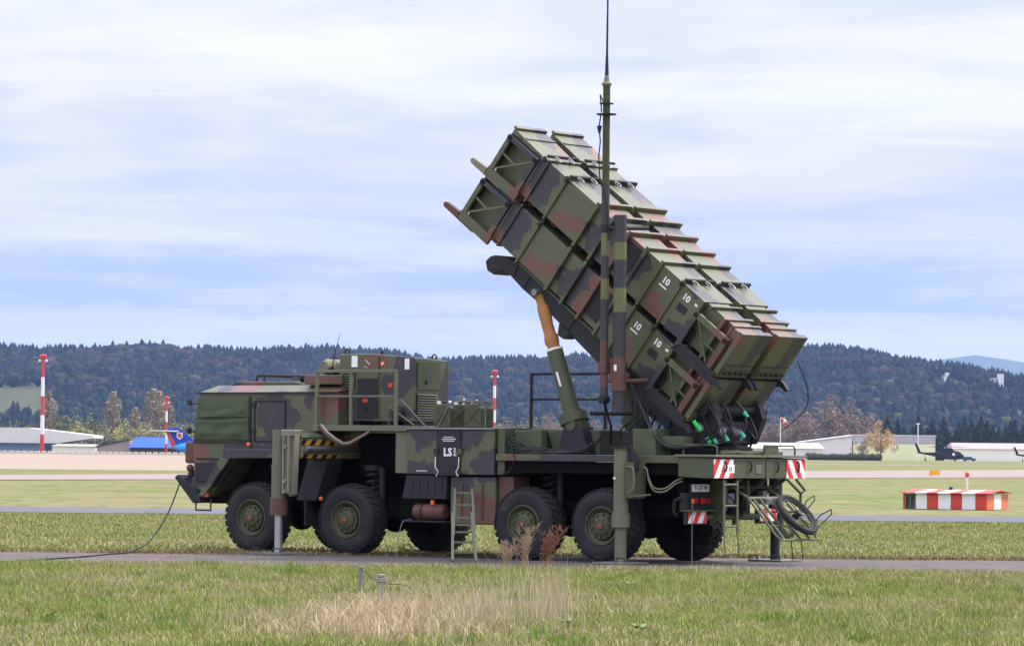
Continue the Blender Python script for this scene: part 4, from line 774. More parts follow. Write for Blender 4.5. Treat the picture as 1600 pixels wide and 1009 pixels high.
# the spoked wheel that lies on the rack
sw = tthing('spoked_wheel', 'thin black spoked wheel lying aslant on the folded rear rack', 'wheel')
nrm = (A1 - A0).cross(B0 - A0).normalized(); nrm = nrm if nrm.z > 0 else -nrm; cc = A0.lerp(B1, .55) + Vector((0, .12, .0)) + nrm * .16
e1 = (A1 - A0).normalized(); e2 = nrm.cross(e1)
sw_t = MB()
ring = [cc + (e1 * cos(2 * pi * k / 40) + e2 * sin(2 * pi * k / 40)) * .385 for k in range(41)]; sw_t.tube(ring, .052, 8, False); sw_tyre = obj('tyre', sw_t, 'rubber', sw)
obj('rim', MB().tube([cc + (e1 * cos(2 * pi * k / 32) + e2 * sin(2 * pi * k / 32)) * .325 for k in range(33)], .018, 6, False), 'dark_paint', sw)
obj('hub', MB().tube([cc - nrm * .07, cc + nrm * .07], .06, 10), 'dark_paint', sw)
for k in range(14):
    a = 2 * pi * k / 14; obj('spoke', MB().tube([cc + nrm * (.04 if k % 2 else -.04), cc + (e1 * cos(a) + e2 * sin(a)) * .32], .007, 5), 'dark_paint', sw)
# outriggers ---------------------------------------------------------------
def outrigger(u, v, top, joint, body, rodr=.075, r=.115, front=False, matt='olive_light', low='brown_paint'):
    o = P('outrigger', MB().tube([(u, v, joint), (u, v, top)], r, 20), matt)
    P('lower_sleeve', MB().tube([(u, v, body), (u, v, joint - .002)], r * 1.22, 20), low, 0, o); P('rod', MB().tube([(u, v, .03), (u, v, body)], rodr, 16), 'steel' if front else matt, 0, o)
    P('foot_plate', MB().box(u - .34, u + .34, v - .34, v + .34, .012, .045), 'pad_grey', .008, o)
    for du in (-.25, .2):
        P('plate_handle', MB().tube([(u + du - .08, v - .3, .04), (u + du - .08, v - .3, .12), (u + du + .08, v - .3, .12), (u + du + .08, v - .3, .04)], .012, 6), 'dark_paint', 0, o)
    return o
of = outrigger(-6.35, -.75, 2.2, 1.0, .70, .07, .125, True)
P('sleeve_ring', MB().tube([(-6.35, -.75, 1.0), (-6.35, -.75, 1.6)], .135, 20), 'olive_light', 0, of)
P('bracket', MB().prism([(-6.21, 1.2), (-6.08, 1.02), (-6.0, 1.06), (-5.96, 2.10), (-6.02, 2.2), (-6.21, 2.18)], -.80, -.66), 'khaki', .015, of)
P('bracket_head', MB().box(-6.24, -5.97, -.86, -.56, 2.08, 2.2), 'khaki', .02, of)
for z in (1.12, 1.3, 1.9): P('bracket_pin', MB().tube([(-6.1, -.92, z), (-6.1, -.60, z)], .035, 10), 'khaki', 0, of)
P('bracket_hose', MB().tube(smooth([(-6.05, -.84, 2.05), (-6.03, -.88, 1.7), (-6.06, -.86, 1.35), (-6.1, -.84, 1.15)]), .016, 6), 'khaki', 0, of)
for a in (-6.17, -6.06): P('bracket_rib', MB().box(a, a + .035, -.90, -.852, 1.08, 2.1), 'khaki', .004, of)
arm = P('outrigger_arm', MB().box(-6.25, -5.98, -.60, 1.75, 1.70, 2.06), 'khaki', .015)
P('hazard_strip', MB().box(-5.976, -5.968, -.60, 1.7, 1.93, 2.03), 'hazard_yellow', 0, arm); P('hazard_strip', MB().box(-5.976, -5.968, -.60, .5, 1.70, 1.77), 'hazard_yellow', 0, arm); P('hydraulic_rod', MB().tube([(-5.93, -.55, 1.86), (-5.93, .1, 1.86), (-5.93, .1, 1.86), (-5.93, 2.1, 1.84)], [.05, .05, .025, .025], 10), 'steel', 0, arm)
P('arm_cover', MB().prism([(-6.3, 2.063), (-5.95, 2.063), (-6.0, 2.12), (-6.25, 2.16)], -.62, .6), 'olive', .01, arm)
orr = outrigger(.62, -.35, 1.93, .85, .62, .10, .125, False, 'olive_light', 'olive_light')
P('gusset', MB().prism([(.46, 1.955), (.80, 1.955), (.95, 1.75), (.95, 1.55), (.78, 1.60), (.78, 1.90), (.46, 1.93)], -.36, -.30), 'dark_paint', .006, orr)
P('top_cap', MB().lathe([(.01, .03), (.17, .03), (.17, 0), (.01, 0)], (.62, -.35, 1.93), (0, 0, 1), 20), 'dark_paint', 0, orr)
P('mount_bracket', MB().box(.74, .9, -.42, -.02, 1.10, 1.70), 'olive', .02, orr); P('hose_loop', MB().tube(smooth([(.78, -.45, 1.62), (.93, -.47, 1.6), (.95, -.47, 1.3), (.85, -.47, 1.2)]), .018, 6), 'olive_light', 0, orr); P('lever', MB().tube([(.88, -.4, 1.14), (1.25, -.42, 1.17)], .012, 6), 'olive_light', 0, orr)
P('label_plate', MB().box(.55, .60, -.485, -.478, 1.42, 1.45), 'white_label', 0, orr)
outrigger(1.35, 3.35, 1.9, .85, .62, .085, .12, False, 'dark_paint', 'dark_paint'); P('outrigger_arm', MB().box(1.2, 1.5, 2.86, 3.24, 1.5, 1.69), 'olive', .01)
outrigger(-6.35, 3.65, 2.2, 1.0, .70, .07, .12, False, 'dark_paint', 'dark_paint'); P('outrigger_arm', MB().box(-6.25, -5.98, 1.76, 3.52, 1.75, 2.0), 'khaki', .01)
# exhaust pipe
ex = P('exhaust_pipe', MB().tube([(-4.75, -.25, 2.17), (-4.88, -.40, 2.05), (-4.98, -.52, 1.96), (-5.06, -.60, 1.95), (-5.18, -.66, 2.02), (-5.32, -.72, 2.13), (-5.44, -.77, 2.27)], [.03, .032, .038, .045, .048, .05, .052], 12), 'exhaust_steel'); P('pipe_mouth_shade', MB().tube([(-5.438, -.769, 2.268), (-5.446, -.772, 2.277)], .047, 12), 'black_steel', 0, ex)  # black disc on the closed end paints the dark inside of the pipe
# deck equipment -----------------------------------------------------------
P('bulkhead', MB().box(-2.17, -2.02, .0, 2.8, 1.46, 2.26), 'olive', .01)
P('valve_block', MB().box(-2.0, -1.5, .25, .7, 1.818, 2.22), 'olive', .02); P('valve_block', MB().box(-1.62, -1.38, .18, .36, 1.818, 2.24), 'olive', .02)
P('deck_tank', MB().prism([(-1.35, 1.818), (-.40, 1.818), (-.40, 2.24), (-1.5, 2.24)], .5, 1.5), 'olive', .02)
P('electronics_box', MB().box(.15, .62, .35, 1.0, 2.0, 2.22), 'dark_paint', .015); P('deck_post', MB().box(.3, .4, .5, .9, 1.818, 1.998), 'black_steel')
col_ = P('deck_column', MB().box(.62, 1.08, -.02, .45, 1.82, 2.26), 'olive', .015)
for k in range(4): P('bolt', MB().tube([(.80, -.025, 1.88 + k * .11), (.80, -.04, 1.88 + k * .11)], .014, 6), 'olive_light', 0, col_)
P('deck_beam', MB().box(1.085, 1.56, .1, .4, 1.98, 2.14), 'olive', .015)
for k in range(5):
    z0 = 2.12 - .03 * k; P('cable', MB().tube(smooth([(-2.0, .05 + .03 * k, z0), (-1.75 - .03 * k, -.0, z0 - .06 - .02 * k), (-1.4 + .05 * k, -.01 + .03 * k, 1.87 + .03 * (k % 3)), (-.95, .02 + .04 * k, 1.845 + .01 * k), (-.6 + .03 * k, .1 + .05 * k, 1.87 + .04 * (k % 2)), (-.35 + .06 * k, .25, 2.0 + .05 * k)]), .0125, 6), 'cable_rubber')
P('cable', MB().tube([(-1.95, .0, 2.05), (-1.85, -.06, 1.95), (-1.75, -.06, 1.7), (-1.9, -.03, 1.5), (-2.05, -.03, 1.5)], .012, 6), 'cable_rubber')

# ------------------------------------------------------------------ generator set on the walkway
gen = tthing('generator_set', 'boxy camouflaged generator with louvres and warning labels behind the truck cab', 'generator')
G = lambda name, mb, mat, bevel=0.0, parent=None: obj(name, mb, mat, parent or gen, bevel)
hv_ = [(-5.88, .33, 2.36), (-4.22, .33, 2.36), (-4.22, 1.36, 2.36), (-5.88, 1.36, 2.36), (-5.88, .33, 3.55), (-5.2, .33, 3.56), (-4.22, .33, 3.49), (-4.22, 1.36, 3.45), (-5.2, 1.36, 3.52), (-5.88, 1.36, 3.52)]
hs = G('housing', MB().add(hv_, [(3, 2, 1, 0), (4, 5, 8, 9), (5, 6, 7, 8), (0, 1, 6, 5, 4), (1, 2, 7, 6), (2, 3, 9, 8, 7), (3, 0, 4, 9)]), 'camo_generator', .02)
for u in (-5.7, -5.0, -4.5): G('skid_foot', MB().box(u, u + .25, .42, 1.3, 2.292, 2.358), 'dark_paint')
rc = G('louvre_recess', MB().box(-5.78, -5.52, .318, .327, 2.92, 3.25), 'black_steel')
for k in range(7):
    z = 2.92 + .33 * (k + .5) / 7; G('louvre_slat', MB().add([(-5.78, .316, z + .012), (-5.52, .316, z + .012), (-5.52, .295, z - .016), (-5.78, .295, z - .016), (-5.78, .312, z + .002), (-5.52, .312, z + .002)], [(0, 1, 2, 3), (3, 2, 5, 4)]), 'olive', 0, rc)
rc = G('louvre_recess', MB().box(-4.217, -4.208, .40, .98, 2.42, 2.86), 'black_steel')
for k in range(10):
    z = 2.42 + .44 * (k + .5) / 10; G('louvre_slat', MB().add([(-4.206, .40, z + .012), (-4.206, .98, z + .012), (-4.185, .98, z - .014), (-4.185, .40, z - .014), (-4.202, .40, z + .002), (-4.202, .98, z + .002)], [(0, 3, 2, 1), (3, 4, 5, 2)]), 'olive', 0, rc)
dr = G('access_door', MB().box(-5.46, -5.02, .308, .327, 2.42, 3.12), 'dark_paint', .006); G('door_label', MB().box(-5.33, -5.22, .300, .3065, 2.70, 2.76), 'red_label', 0, dr); G('door_latch', MB().lathe([(.035, 0), (.03, -.012), (.005, -.014)], (-5.26, .306, 2.58), (0, 1, 0), 12), 'black_steel', 0, dr)
d2 = G('access_door', MB().box(-4.217, -4.20, .42, 1.08, 2.92, 3.42), 'olive', .006); G('door_latch', MB().lathe([(.04, 0), (.035, .012), (.005, .014)], (-4.198, .66, 3.06), (1, 0, 0), 12), 'black_steel', 0, d2)
for u, w_, a, b in ((-5.60, 3.42, .13, .20), (-4.42, 3.37, .10, .19)): G('white_sign', MB().box(u, u + a, .318, .3265, w_ - b / 2, w_ + b / 2), 'white_label')
for u, w_ in ((-4.96, 3.38), (-4.78, 3.0)): G('warning_label', MB().box(u, u + .10, .317, .3265, w_ - .04, w_ + .04), 'red_label')
G('warning_lettering', MB().box(-4.935, -4.915, .3145, .3165, 3.355, 3.40), 'white_label'); G('warning_lettering', MB().box(-4.905, -4.88, .3145, .3165, 3.375, 3.40), 'white_label')
G('paint_mark', MB().bar((-5.30, .322, 3.45), (-5.20, .322, 3.36), .004, .016, (0, 1, 0)), 'white_label'); G('paint_mark', MB().bar((-5.32, .322, 3.33), (-5.24, .322, 3.31), .004, .022, (0, 1, 0)), 'white_label')
for u, v_, w_ in ((-5.78, .42, 3.545), (-4.32, 1.05, 3.455)): G('lifting_eye', MB().tube([(u + .045 * cos(a), v_, w_ + .05 + .05 * sin(a)) for a in [2 * pi * k / 12 for k in range(13)]], .014, 6, False), 'black_steel')
G('filler_cap', MB().tube([(-5.0, .42, 3.52), (-5.0, .42, 3.60)], .025, 8), 'black_steel'); G('vent_hood', MB().lathe([(.13, 0), (.13, -.05), (.03, -.07), (.005, -.07)], (-4.55, .33, 2.50), (0, 1, 0), 12), 'dark_paint'); G('frame_edge', MB().box(-5.0, -4.985, .305, .327, 2.40, 3.5), 'olive')
# rolled tarpaulin between cab and generator
rt_ = tthing('rolled_tarpaulin', 'rolled khaki tarpaulin bundle lying on the rear of the cab roof', 'tarpaulin')
rl = MB(); K = 14
path = [(-6.25 + .03 * mnoise.noise((k, 0, 0)), .35 + k * .13, 3.33 + .03 * mnoise.noise((k * .7, 3, 0))) for k in range(K)]; rl.tube(path, [.10] + [.145 + .02 * mnoise.noise((k * .9, 1, 0)) for k in range(K - 2)] + [.1], 14)
path = [(-5.98 + .03 * mnoise.noise((k, 7, 0)), .42 + k * .13, 3.31) for k in range(K)]; rl.tube(path, [.09] + [.13 + .02 * mnoise.noise((k * .9, 9, 0)) for k in range(K - 2)] + [.09], 12)
ro = obj('roll', rl, 'tarp_khaki', rt_)
for v in (.6, 1.2): obj('strap', MB().tube([(-6.42, v, 3.19), (-6.42, v, 3.36), (-6.28, v, 3.50), (-5.98, v, 3.47), (-5.82, v, 3.34), (-5.82, v, 3.19)], .014, 5), 'dark_paint', rt_)
wa = tthing('whip_antenna', 'thin black whip antenna leaning on the cab roof beside the tarpaulin', 'antenna')
obj('base', MB().tube([(-6.02, .3, 3.18), (-6.02, .3, 3.32)], .03, 8), 'black_steel', wa); obj('whip', MB().tube([(-6.02, .3, 3.3), (-5.96, .3, 3.6), (-5.86, .32, 3.92)], [.012, .009, .004], 5), 'cable_rubber', wa)
# jerry cans
def jerry(u, v, dz, label, group=None, rz=0.0):
    loc = tw(u, v, 2.263); t = thing('jerry_can', label, 'jerry can', loc, (0, 0, -YAW + rz), group)
    obj('body', MB().prism([(-.17, 0), (.17, 0), (.175, .33), (.10, .405), (-.13, .405), (-.175, .36)], -.075, .075), 'can_green', t, .022)
    e = obj('side_emboss', MB().bar((-.13, -.079, .06), (.13, -.079, .32), .006, .02, (0, 1, 0)), 'can_green', t); obj('side_emboss', MB().bar((.13, -.081, .06), (-.13, -.081, .32), .006, .02, (0, 1, 0)), 'can_green', t)
    for y in (-.045, 0, .045): obj('handle', MB().tube([(-.02, y, .40), (-.01, y, .45), (.10, y, .45), (.12, y, .39)], .011, 6), 'can_green', t)
    obj('cap', MB().tube([(-.11, 0, .40), (-.12, 0, .455)], .035, 10), 'white_label' if dz else 'can_green', t); return t
jerry(-3.44, .18, 1, 'olive jerry can with a white cap next to the generator louvre')
jerry(-3.40, .62, 1, 'dark green jerry can standing in the middle of the strapped group', None)
jerry(-2.79, .18, 0, 'dark green jerry can with webbing strap in the near row', None, R(4))
jerry(-2.90, .60, 0, 'dark green jerry can at the railing end of the strapped group', None, R(-6))
jerry(-3.36, 1.05, 1, 'dark green jerry can half hidden behind the white-capped one', None)
sb = tthing('lashing_strap', 'pale lashing rope tied across the jerry cans', 'rope')
obj('rope', MB().tube([(-3.52, .085, 2.27), (-3.36, .08, 2.5), (-3.26, .10, 2.69), (-3.1, .3, 2.73), (-2.9, .10, 2.72), (-2.72, .1, 2.68), (-2.62, .2, 2.68), (-2.59, .22, 2.6), (-2.59, .22, 2.27)], .010, 5), 'khaki', sb)
obj('knot', MB().sphere((-3.26, .10, 2.70), .03, 8, 5), 'white_label', sb)
pj = tthing('clear_bottles', 'clutch of small white plastic bottles standing behind the jerry cans', 'bottles')
for q, (u, v, h) in enumerate(((-3.62, 1.0, .52), (-3.5, 1.02, .45), (-3.38, 1.05, .5))): obj('bottle', MB().lathe([(.02, 0), (.05, 0), (.05, h * .7), (.018, h * .85), (.018, h), (.005, h)], (u, v, 2.263), (0, 0, 1), 10), 'white_label', pj)
# leaning ladder
la = tthing('ladder', 'olive two-piece ladder leaning against the service box', 'ladder')
g0 = Vector((-1.95, -1.55, .015)); g1 = Vector((-1.66, -1.28, .015)); p0 = Vector((-2.98, -.11, 1.20)); p1 = Vector((-2.62, -.11, 1.20))
m0, m1 = g0.lerp(p0, .62), g1.lerp(p1, .62); dn = Vector((0.0, -.05, -.02))
for a, b in ((g0, p0), (g1, p1)):
    obj('stile', MB().bar(a.lerp(b, .35) , b, .035, .06), 'olive_light', la); obj('lower_stile', MB().bar(a + dn * .2, a.lerp(b, .68) + dn, .045, .06), 'olive_light', la)
for k, q in enumerate((.12, .26, .40, .50, .60, .78, .95)): obj('rung', MB().bar(g0.lerp(p0, q), g1.lerp(p1, q), .03, .035), 'olive_light', la)

# ------------------------------------------------------------------ launcher
EL = R(37.5); ce, se = cos(EL), sin(EL); U0, V0, W0 = -2.09, .28, 7.41
def SN(s, v, n): return (U0 + s * ce + n * se, v, W0 - s * se + n * ce)
lau = tthing('missile_launcher', 'dark launcher frame with hydraulic cylinders raised at an angle on the truck bed', 'launcher')
LP = lambda name, mb, mat, bevel=0.0, parent=None: obj(name, mb, mat, parent or lau, bevel)
sl_ = lambda pts, v0, v1: MB().prism(pts, v0, v1).move(lambda s, v, n: SN(s, v, n))
beam = LP('elevating_beam', sl_([(1.05, -1.98), (1.5, -1.86), (5.5, -1.86), (5.6, -2.2), (5.2, -2.26), (2.3, -2.12), (1.75, -2.14), (1.25, -2.10)], .46, 2.16), 'dark_paint', .015)
LP('beam_flange', sl_([(1.4, -1.845), (5.4, -1.845), (5.4, -1.80), (1.4, -1.80)], .42, 2.2), 'olive', 0, beam)
LP('front_clamp', sl_([(.92, -2.02), (1.12, -1.90), (1.42, -1.86), (1.5, -2.08), (1.2, -2.14), (1.12, -2.30), (.95, -2.33), (.82, -2.22), (.85, -2.10)], .44, .9), 'dark_paint', .02, beam); LP('front_clamp', sl_([(.92, -2.02), (1.12, -1.90), (1.42, -1.86), (1.5, -2.08), (1.2, -2.14), (1.12, -2.30), (.95, -2.33), (.82, -2.22), (.85, -2.10)], 1.7, 2.18), 'dark_paint', .02, beam)
LP('beam_lug', sl_([(2.75, -2.12), (3.05, -2.13), (3.0, -2.28), (2.85, -2.3)], .4, .7), 'dark_paint', .015, beam)
for s_ in (1.7, 2.9, 4.1): LP('cross_rib', sl_([(s_, -2.10), (s_ + .06, -2.10), (s_ + .06, -1.87), (s_, -1.87)], .44, .458), 'dark_paint', 0, beam)
# turntable and yoke
LP('turntable', MB().lathe([(.05, 0), (.95, 0), (.98, .05), (.98, .14), (.8, .2), (.05, .2)], (.95, 1.4, 1.818), (0, 0, 1), 40), 'black_steel')
for v in (.55, 1.95):
    LP('yoke', MB().prism([(.6, 2.02), (1.75, 2.02), (1.95, 2.45), (1.85, 2.72), (1.55, 2.72), (1.1, 2.3), (.62, 2.2)], v, v + .16), 'dark_paint', .02)
    LP('rear_leg', MB().prism([(.35, 2.0), (.62, 2.0), (.30, 3.05), (.12, 3.05)], v, v + .14), 'black_steel', .01)
LP('pivot_shaft', MB().tube([(1.72, .4, 2.58), (1.72, 2.3, 2.58)], .10, 14), 'black_steel'); LP('rear_crate', MB().box(1.2, 1.75, .75, 1.9, 2.02, 2.4), 'dark_paint', .02)
LP('motor', MB().tube([(1.5, .55, 2.3), (1.9, .85, 2.2)], .10, 12).tube([(1.55, 1.2, 2.3), (1.95, 1.3, 2.15)], .09, 12), 'grey_steel')
def cylinder(v, tag_=''):
    b = Vector((-.82, v, 2.2)); t = Vector(SN(2.06, v, -1.98)); d = (t - b).normalized(); m1_ = b + (t - b) * .585
    c = LP('hydraulic_cylinder', MB().tube([b + d * .30, m1_], [.148, .142], 20), 'olive')
    LP('trunnion', MB().tube([b - d * .05, b + d * .16, b + d * .17, b + d * .30, b + d * .31, b + d * .36], [.17, .20, .25, .25, .20, .20], 20).tube([b + Vector((-.0, -.22, .12)), b + Vector((0, .22, .12))], .10, 12), 'olive', 0, c)
    LP('trunnion_base', MB().prism([(-1.12, 1.818), (-.45, 1.818), (-.62, 2.3), (-.98, 2.3)], v - .2, v + .2), 'dark_paint', .03, c)
    K = 14; pth = []; rad = []
    for k in range(K):
        q = k / (K - 1); p = m1_.lerp(t - d * .06, q) + Vector((.012 * mnoise.noise((k * .7, v, 0)), .0, 0)); pth.append(p); rad.append(.105 + .012 * mnoise.noise((k * 1.3, v, 4)) + (.022 if 1 < k < 4 else 0) - (.025 if k > 10 else 0))
    LP('boot_cover', MB().tube(pth, rad, 16), 'boot_fabric', 0, c); LP('white_ring', MB().tube([m1_ - d * .015, m1_ + d * .02], .146, 20), 'white_label', 0, c); LP('end_pin', MB().tube([t + Vector((0, -.14, 0)), t + Vector((0, .14, 0))], .06, 10), 'grey_steel', 0, c)
    LP('white_mark', MB().box(-.02, .02, -.004, .004, -.13, .13).move(lambda x, y, z: b + d * (.95 + z) + Vector((x + .02, -.150 + y, 0))), 'white_label', 0, c); return c
cylinder(.45); cylinder(2.35)
LP('cross_tube', MB().tube([(-.6, .5, 2.52), (.45, .9, 2.52)], .035, 8), 'black_steel')
# hoses and cables of the launcher
def hose(pts, r=.018, mat='cable_rubber', name='hose'):
    P_ = [Vector(p) for p in pts]; out = []
    for i in range(len(P_) - 1):
        a, b, c, d = P_[max(i - 1, 0)], P_[i], P_[i + 1], P_[min(i + 2, len(P_) - 1)]
        for k in range(5):
            t = k / 5; out.append(.5 * ((2 * b) + (c - a) * t + (2 * a - 5 * b + 4 * c - d) * t * t + (3 * b - a - 3 * c + d) * t ** 3))
    out.append(P_[-1]); return LP(name, MB().tube(out, r, 7), mat)
hose([(.42, .2, 3.05), (.75, .1, 2.55), (1.05, .0, 2.15), (1.35, -.02, 1.96), (1.75, -.02, 1.97), (2.0, .05, 2.0)], .03)
rr_ = random.Random(9)
for k in range(9):
    a = (1.5 + rr_.uniform(-.3, .35), .35 + rr_.uniform(0, 1.5), 2.75 + rr_.uniform(-.1, .2)); b = (1.7 + rr_.uniform(-.2, .3), a[1] + rr_.uniform(-.1, .4), 1.95 + rr_.uniform(0, .2))
    hose([a, ((a[0] + b[0]) / 2 + rr_.uniform(.0, .35), (a[1] + b[1]) / 2, (a[2] + b[2]) / 2 - rr_.uniform(.1, .3)), b], rr_.uniform(.014, .024))
for k in range(6):
    hose([(.25 + .06 * k, .55 + .1 * k, 3.0 - .05 * k), (.45 + .1 * k, .3 + .05 * k, 2.5), (.2 + .12 * k, .25 + .1 * k, 2.25), (.1 + .1 * k, .5, 2.02)], rr_.uniform(.012, .022))
hose([(2.05, .95, 2.72), (2.2, 1.0, 2.5), (2.18, .95, 2.2), (1.95, .8, 2.06), (1.85, .6, 2.25)], .026); hose([(2.0, .6, 2.7), (2.1, .7, 2.4), (2.05, .65, 2.12), (1.85, .5, 2.06)], .026)
hose([(2.42, 2.28, 3.45), (2.5, 2.5, 2.95), (2.4, 2.55, 2.6), (2.1, 2.3, 2.25)], .010)
for p, mt in (((1.66, .24, 2.40), 'green_tape'), ((1.80, .42, 2.12), 'green_tape'), ((1.72, .26, 2.33), 'green_tape'), ((2.17, .99, 2.56), 'teal_tape'), ((2.16, .92, 2.22), 'teal_tape'), ((2.03, .62, 2.16), 'teal_tape'), ((1.88, .52, 2.10), 'teal_tape')):
    LP('cable_connector', MB().tube([Vector(p), Vector(p) + Vector((.05, .03, -.09))], .034, 8), mt)
LP('rear_cradle', sl_([(5.4, -1.84), (6.12, -1.96), (6.2, -2.10), (5.5, -2.3)], .5, .62), 'dark_paint', .01); LP('rear_cradle', sl_([(5.4, -1.84), (6.12, -1.96), (6.2, -2.10), (5.5, -2.3)], 2.0, 2.12), 'dark_paint', .01)
LP('side_plate', sl_([(4.0, -1.9), (4.5, -1.9), (4.55, -2.15), (4.2, -2.2)], .30, .42), 'brown_paint', .015)

# ------------------------------------------------------------------ canisters (local: x = down the slope, y = across, z = square to the slope)
CWD, CHT = .94, .87
RIBS = (.28, .93, 1.43, 2.2, 2.6, 3.02, 3.47, 3.86, 4.39, 5.10)
def canister(name_label, v0, n0, near, mark, k):
    loc = tw(*SN(0, v0, n0)); t = thing('missile_canister', name_label, 'missile canister', loc, (0, EL, -YAW), 'missile canisters')
    C_ = lambda nm, mb, mat, bevel=0.0, parent=None: obj(nm, mb, mat, parent or t, bevel)
    inset = .17
    body = MB(); body.box(0.02, .80, inset, CWD - inset, -CHT - .06, -.10); body.box(.80, 2.2, .03, CWD - .03, -CHT + .05, -.035); body.box(2.2, 3.47, .065, CWD - .065, -CHT + .06, -.05); body.box(3.47, 4.95, .025, CWD - .025, -CHT + .03, -.03); body.box(4.95, 5.62, .06 + inset * .6, CWD - .06 - inset * .6, -CHT + .05, -.05)
    bo = C_('body', body, 'camo_canister', .012)
    tp = MB(); tp.prism([(0, -.10), (.80, -.10), (.80, -.03), (.0, -.0)], .02, CWD - .02); C_('front_roof_plate', tp, 'camo_canister', .008)
    C_('top_lip', MB().box(-.03, .05, .02, CWD - .02, -.005, .045), 'camo_canister', .006)
    C_('muzzle_cover', MB().box(-.02, .018, .05, CWD - .05, -CHT + .03, -.02), 'dark_paint', .01)
    for s_ in RIBS:
        big = s_ in (2.2, 2.6, 3.02, 3.47, 3.86); d = .05 if big else .025; wd = .06 if big else .04
        y0 = 0.0 if s_ > .8 else .05; zt = .015 if big else .0
        rb_ = MB(); rb_.box(s_, s_ + wd, y0 - d * .4, CWD - y0 + d * .4, -.06, zt + d * .4); 
        if s_ > .5: rb_.box(s_, s_ + wd, y0 - d * .4, CWD - y0 + d * .4, -CHT, -CHT + .07)
        if s_ > .8 and s_ < 5: rb_.box(s_, s_ + wd, y0 - d * .4, y0 + .07, -CHT + .072, -.062); rb_.box(s_, s_ + wd, CWD - y0 - .07, CWD - y0 + d * .4, -CHT + .072, -.062)
        C_('rib', rb_, 'camo_canister', .006)
    # rear stepped end
    e1_ = C_('rear_section', MB().box(5.62, 5.80, .07, CWD - .05, -CHT + .02, -.04), 'camo_canister', .01); C_('rear_collar', MB().box(5.40, 5.46, .03, CWD - .02, -CHT, -.015), 'camo_canister', .006); C_('rear_collar', MB().box(5.60, 5.65, .05, CWD - .02, -CHT, -.01), 'camo_canister', .006)
    ec = C_('rear_cover', MB().box(5.803, 5.90, .0, CWD, -CHT - .01, .005), 'camo_canister', .01)
    C_('connector_panel', MB().box(5.902, 5.925, .04, CWD - .04, -CHT + .02, -CHT + .2), 'olive', .006, ec)
    for q in range(5): C_('connector', MB().tube([(5.92, .12 + q * .17, -CHT + .11), (5.965, .12 + q * .17, -CHT + .11)], .035 if q % 2 else .025, 10), 'dark_paint', 0, ec)
    C_('seam_line', MB().box(5.901, 5.905, .03, CWD - .03, -CHT + .235, -CHT + .25), 'dark_paint', 0, ec)
    # corner frames with feet on both sides
    for side in (0, 1):
        y0, y1 = (-.045, .02) if side == 0 else (CWD - .02, CWD + .045)
        def Q(pts, mat='camo_canister', nm='frame_member', yy0=y0, yy1=y1): return C_(nm, MB().prism(pts, yy0, yy1), mat, .006)
        fm = 'dark_paint'
        Q([(.0, -.20), (.77, -.20), (.77, -.11), (.0, -.11)]); Q([(.0, -.80), (.09, -.80), (.09, -.202), (.0, -.202)]); Q([(.68, -.80), (.77, -.80), (.77, -.202), (.68, -.202)])
        Q([(.0, -.97), (.79, -.97), (.79, -.802), (-.02, -.802)], nm='skid_plate'); Q([(-.40, -.93), (-.36, -.98), (.4, -.985), (.4, -.972), (.0, -.972), (-.02, -.85), (-.36, -.88)], 'brown_paint' if k % 2 else 'khaki', 'skid_runner', y0 - .015, y1 + .02)
        C_('brace', MB().bar((.09, (y0 + y1) / 2, -.78), (.69, (y0 + y1) / 2, -.22), .03, .03).bar((.09, (y0 + y1) / 2, -.46), (.40, (y0 + y1) / 2, -.49), .03, .03), 'olive_light')
        Q([(4.93, -.99), (4.93, -.24), (5.02, -.24), (5.02, -.99)]); Q([(5.02, -.33), (5.75, -.33), (5.75, -.22), (5.02, -.22)]); Q([(5.64, -.332), (5.75, -.332), (5.75, -.82), (5.64, -.82)], 'brown_paint')
        Q([(4.90, -1.02), (5.92, -1.02), (5.86, -.822), (5.022, -.822)], 'dark_paint', 'skid_plate'); Q([(5.75, -.98), (6.10, -.98), (6.12, -.93), (5.98, -.88), (5.925, -.88)], 'dark_paint', 'skid_runner', y0 - .015, y1 + .02)
        C_('brace', MB().bar((5.03, (y0 + y1) / 2, -.30), (5.60, (y0 + y1) / 2, -.80), .03, .03).bar((5.30, (y0 + y1) / 2, -.55), (5.65, (y0 + y1) / 2, -.56), .03, .03), 'olive')
        for s_, z in ((.05, -.155), (.72, -.155), (4.98, -.275), (5.70, -.275)):
            yy = y0 - .004 if side == 0 else y1 + .004; C_('lug', MB().lathe([(.045, -.015), (.045, .015), (.02, .02), (.02, -.02), (.045, -.015)], (s_, yy, z), (0, 1, 0), 12), 'black_steel')
    # shackles, straps and clamps on the top edge
    for s_ in (.86, 1.46, 4.42):
        yb = .06
        C_('clamp_bar', MB().tube([(s_, .03, .03), (s_, CWD - .02, .035)], .026, 8), 'dark_paint')
        for y in (.22, .62):
            C_('shackle', MB().tube([(s_ + .02 + .075 * (1 - cos(a)), y + .03 * sin(a), .035 + .01 * sin(a)) for a in [2 * pi * q / 12 for q in range(13)]], .011, 5, False), 'grey_steel')
        cl_ = MB(); cr_ = random.Random(int(s_ * 100) + k)
        for q in range(7): cl_.bar((s_ + cr_.uniform(-.06, .08), -.01 + cr_.uniform(-.04, .02), -.02 + cr_.uniform(-.05, .04)), (s_ + cr_.uniform(-.06, .08), -.01 + cr_.uniform(-.04, .03), -.05 + cr_.uniform(-.06, .04)), .02, .02)
        C_('latch', cl_, 'dark_paint')
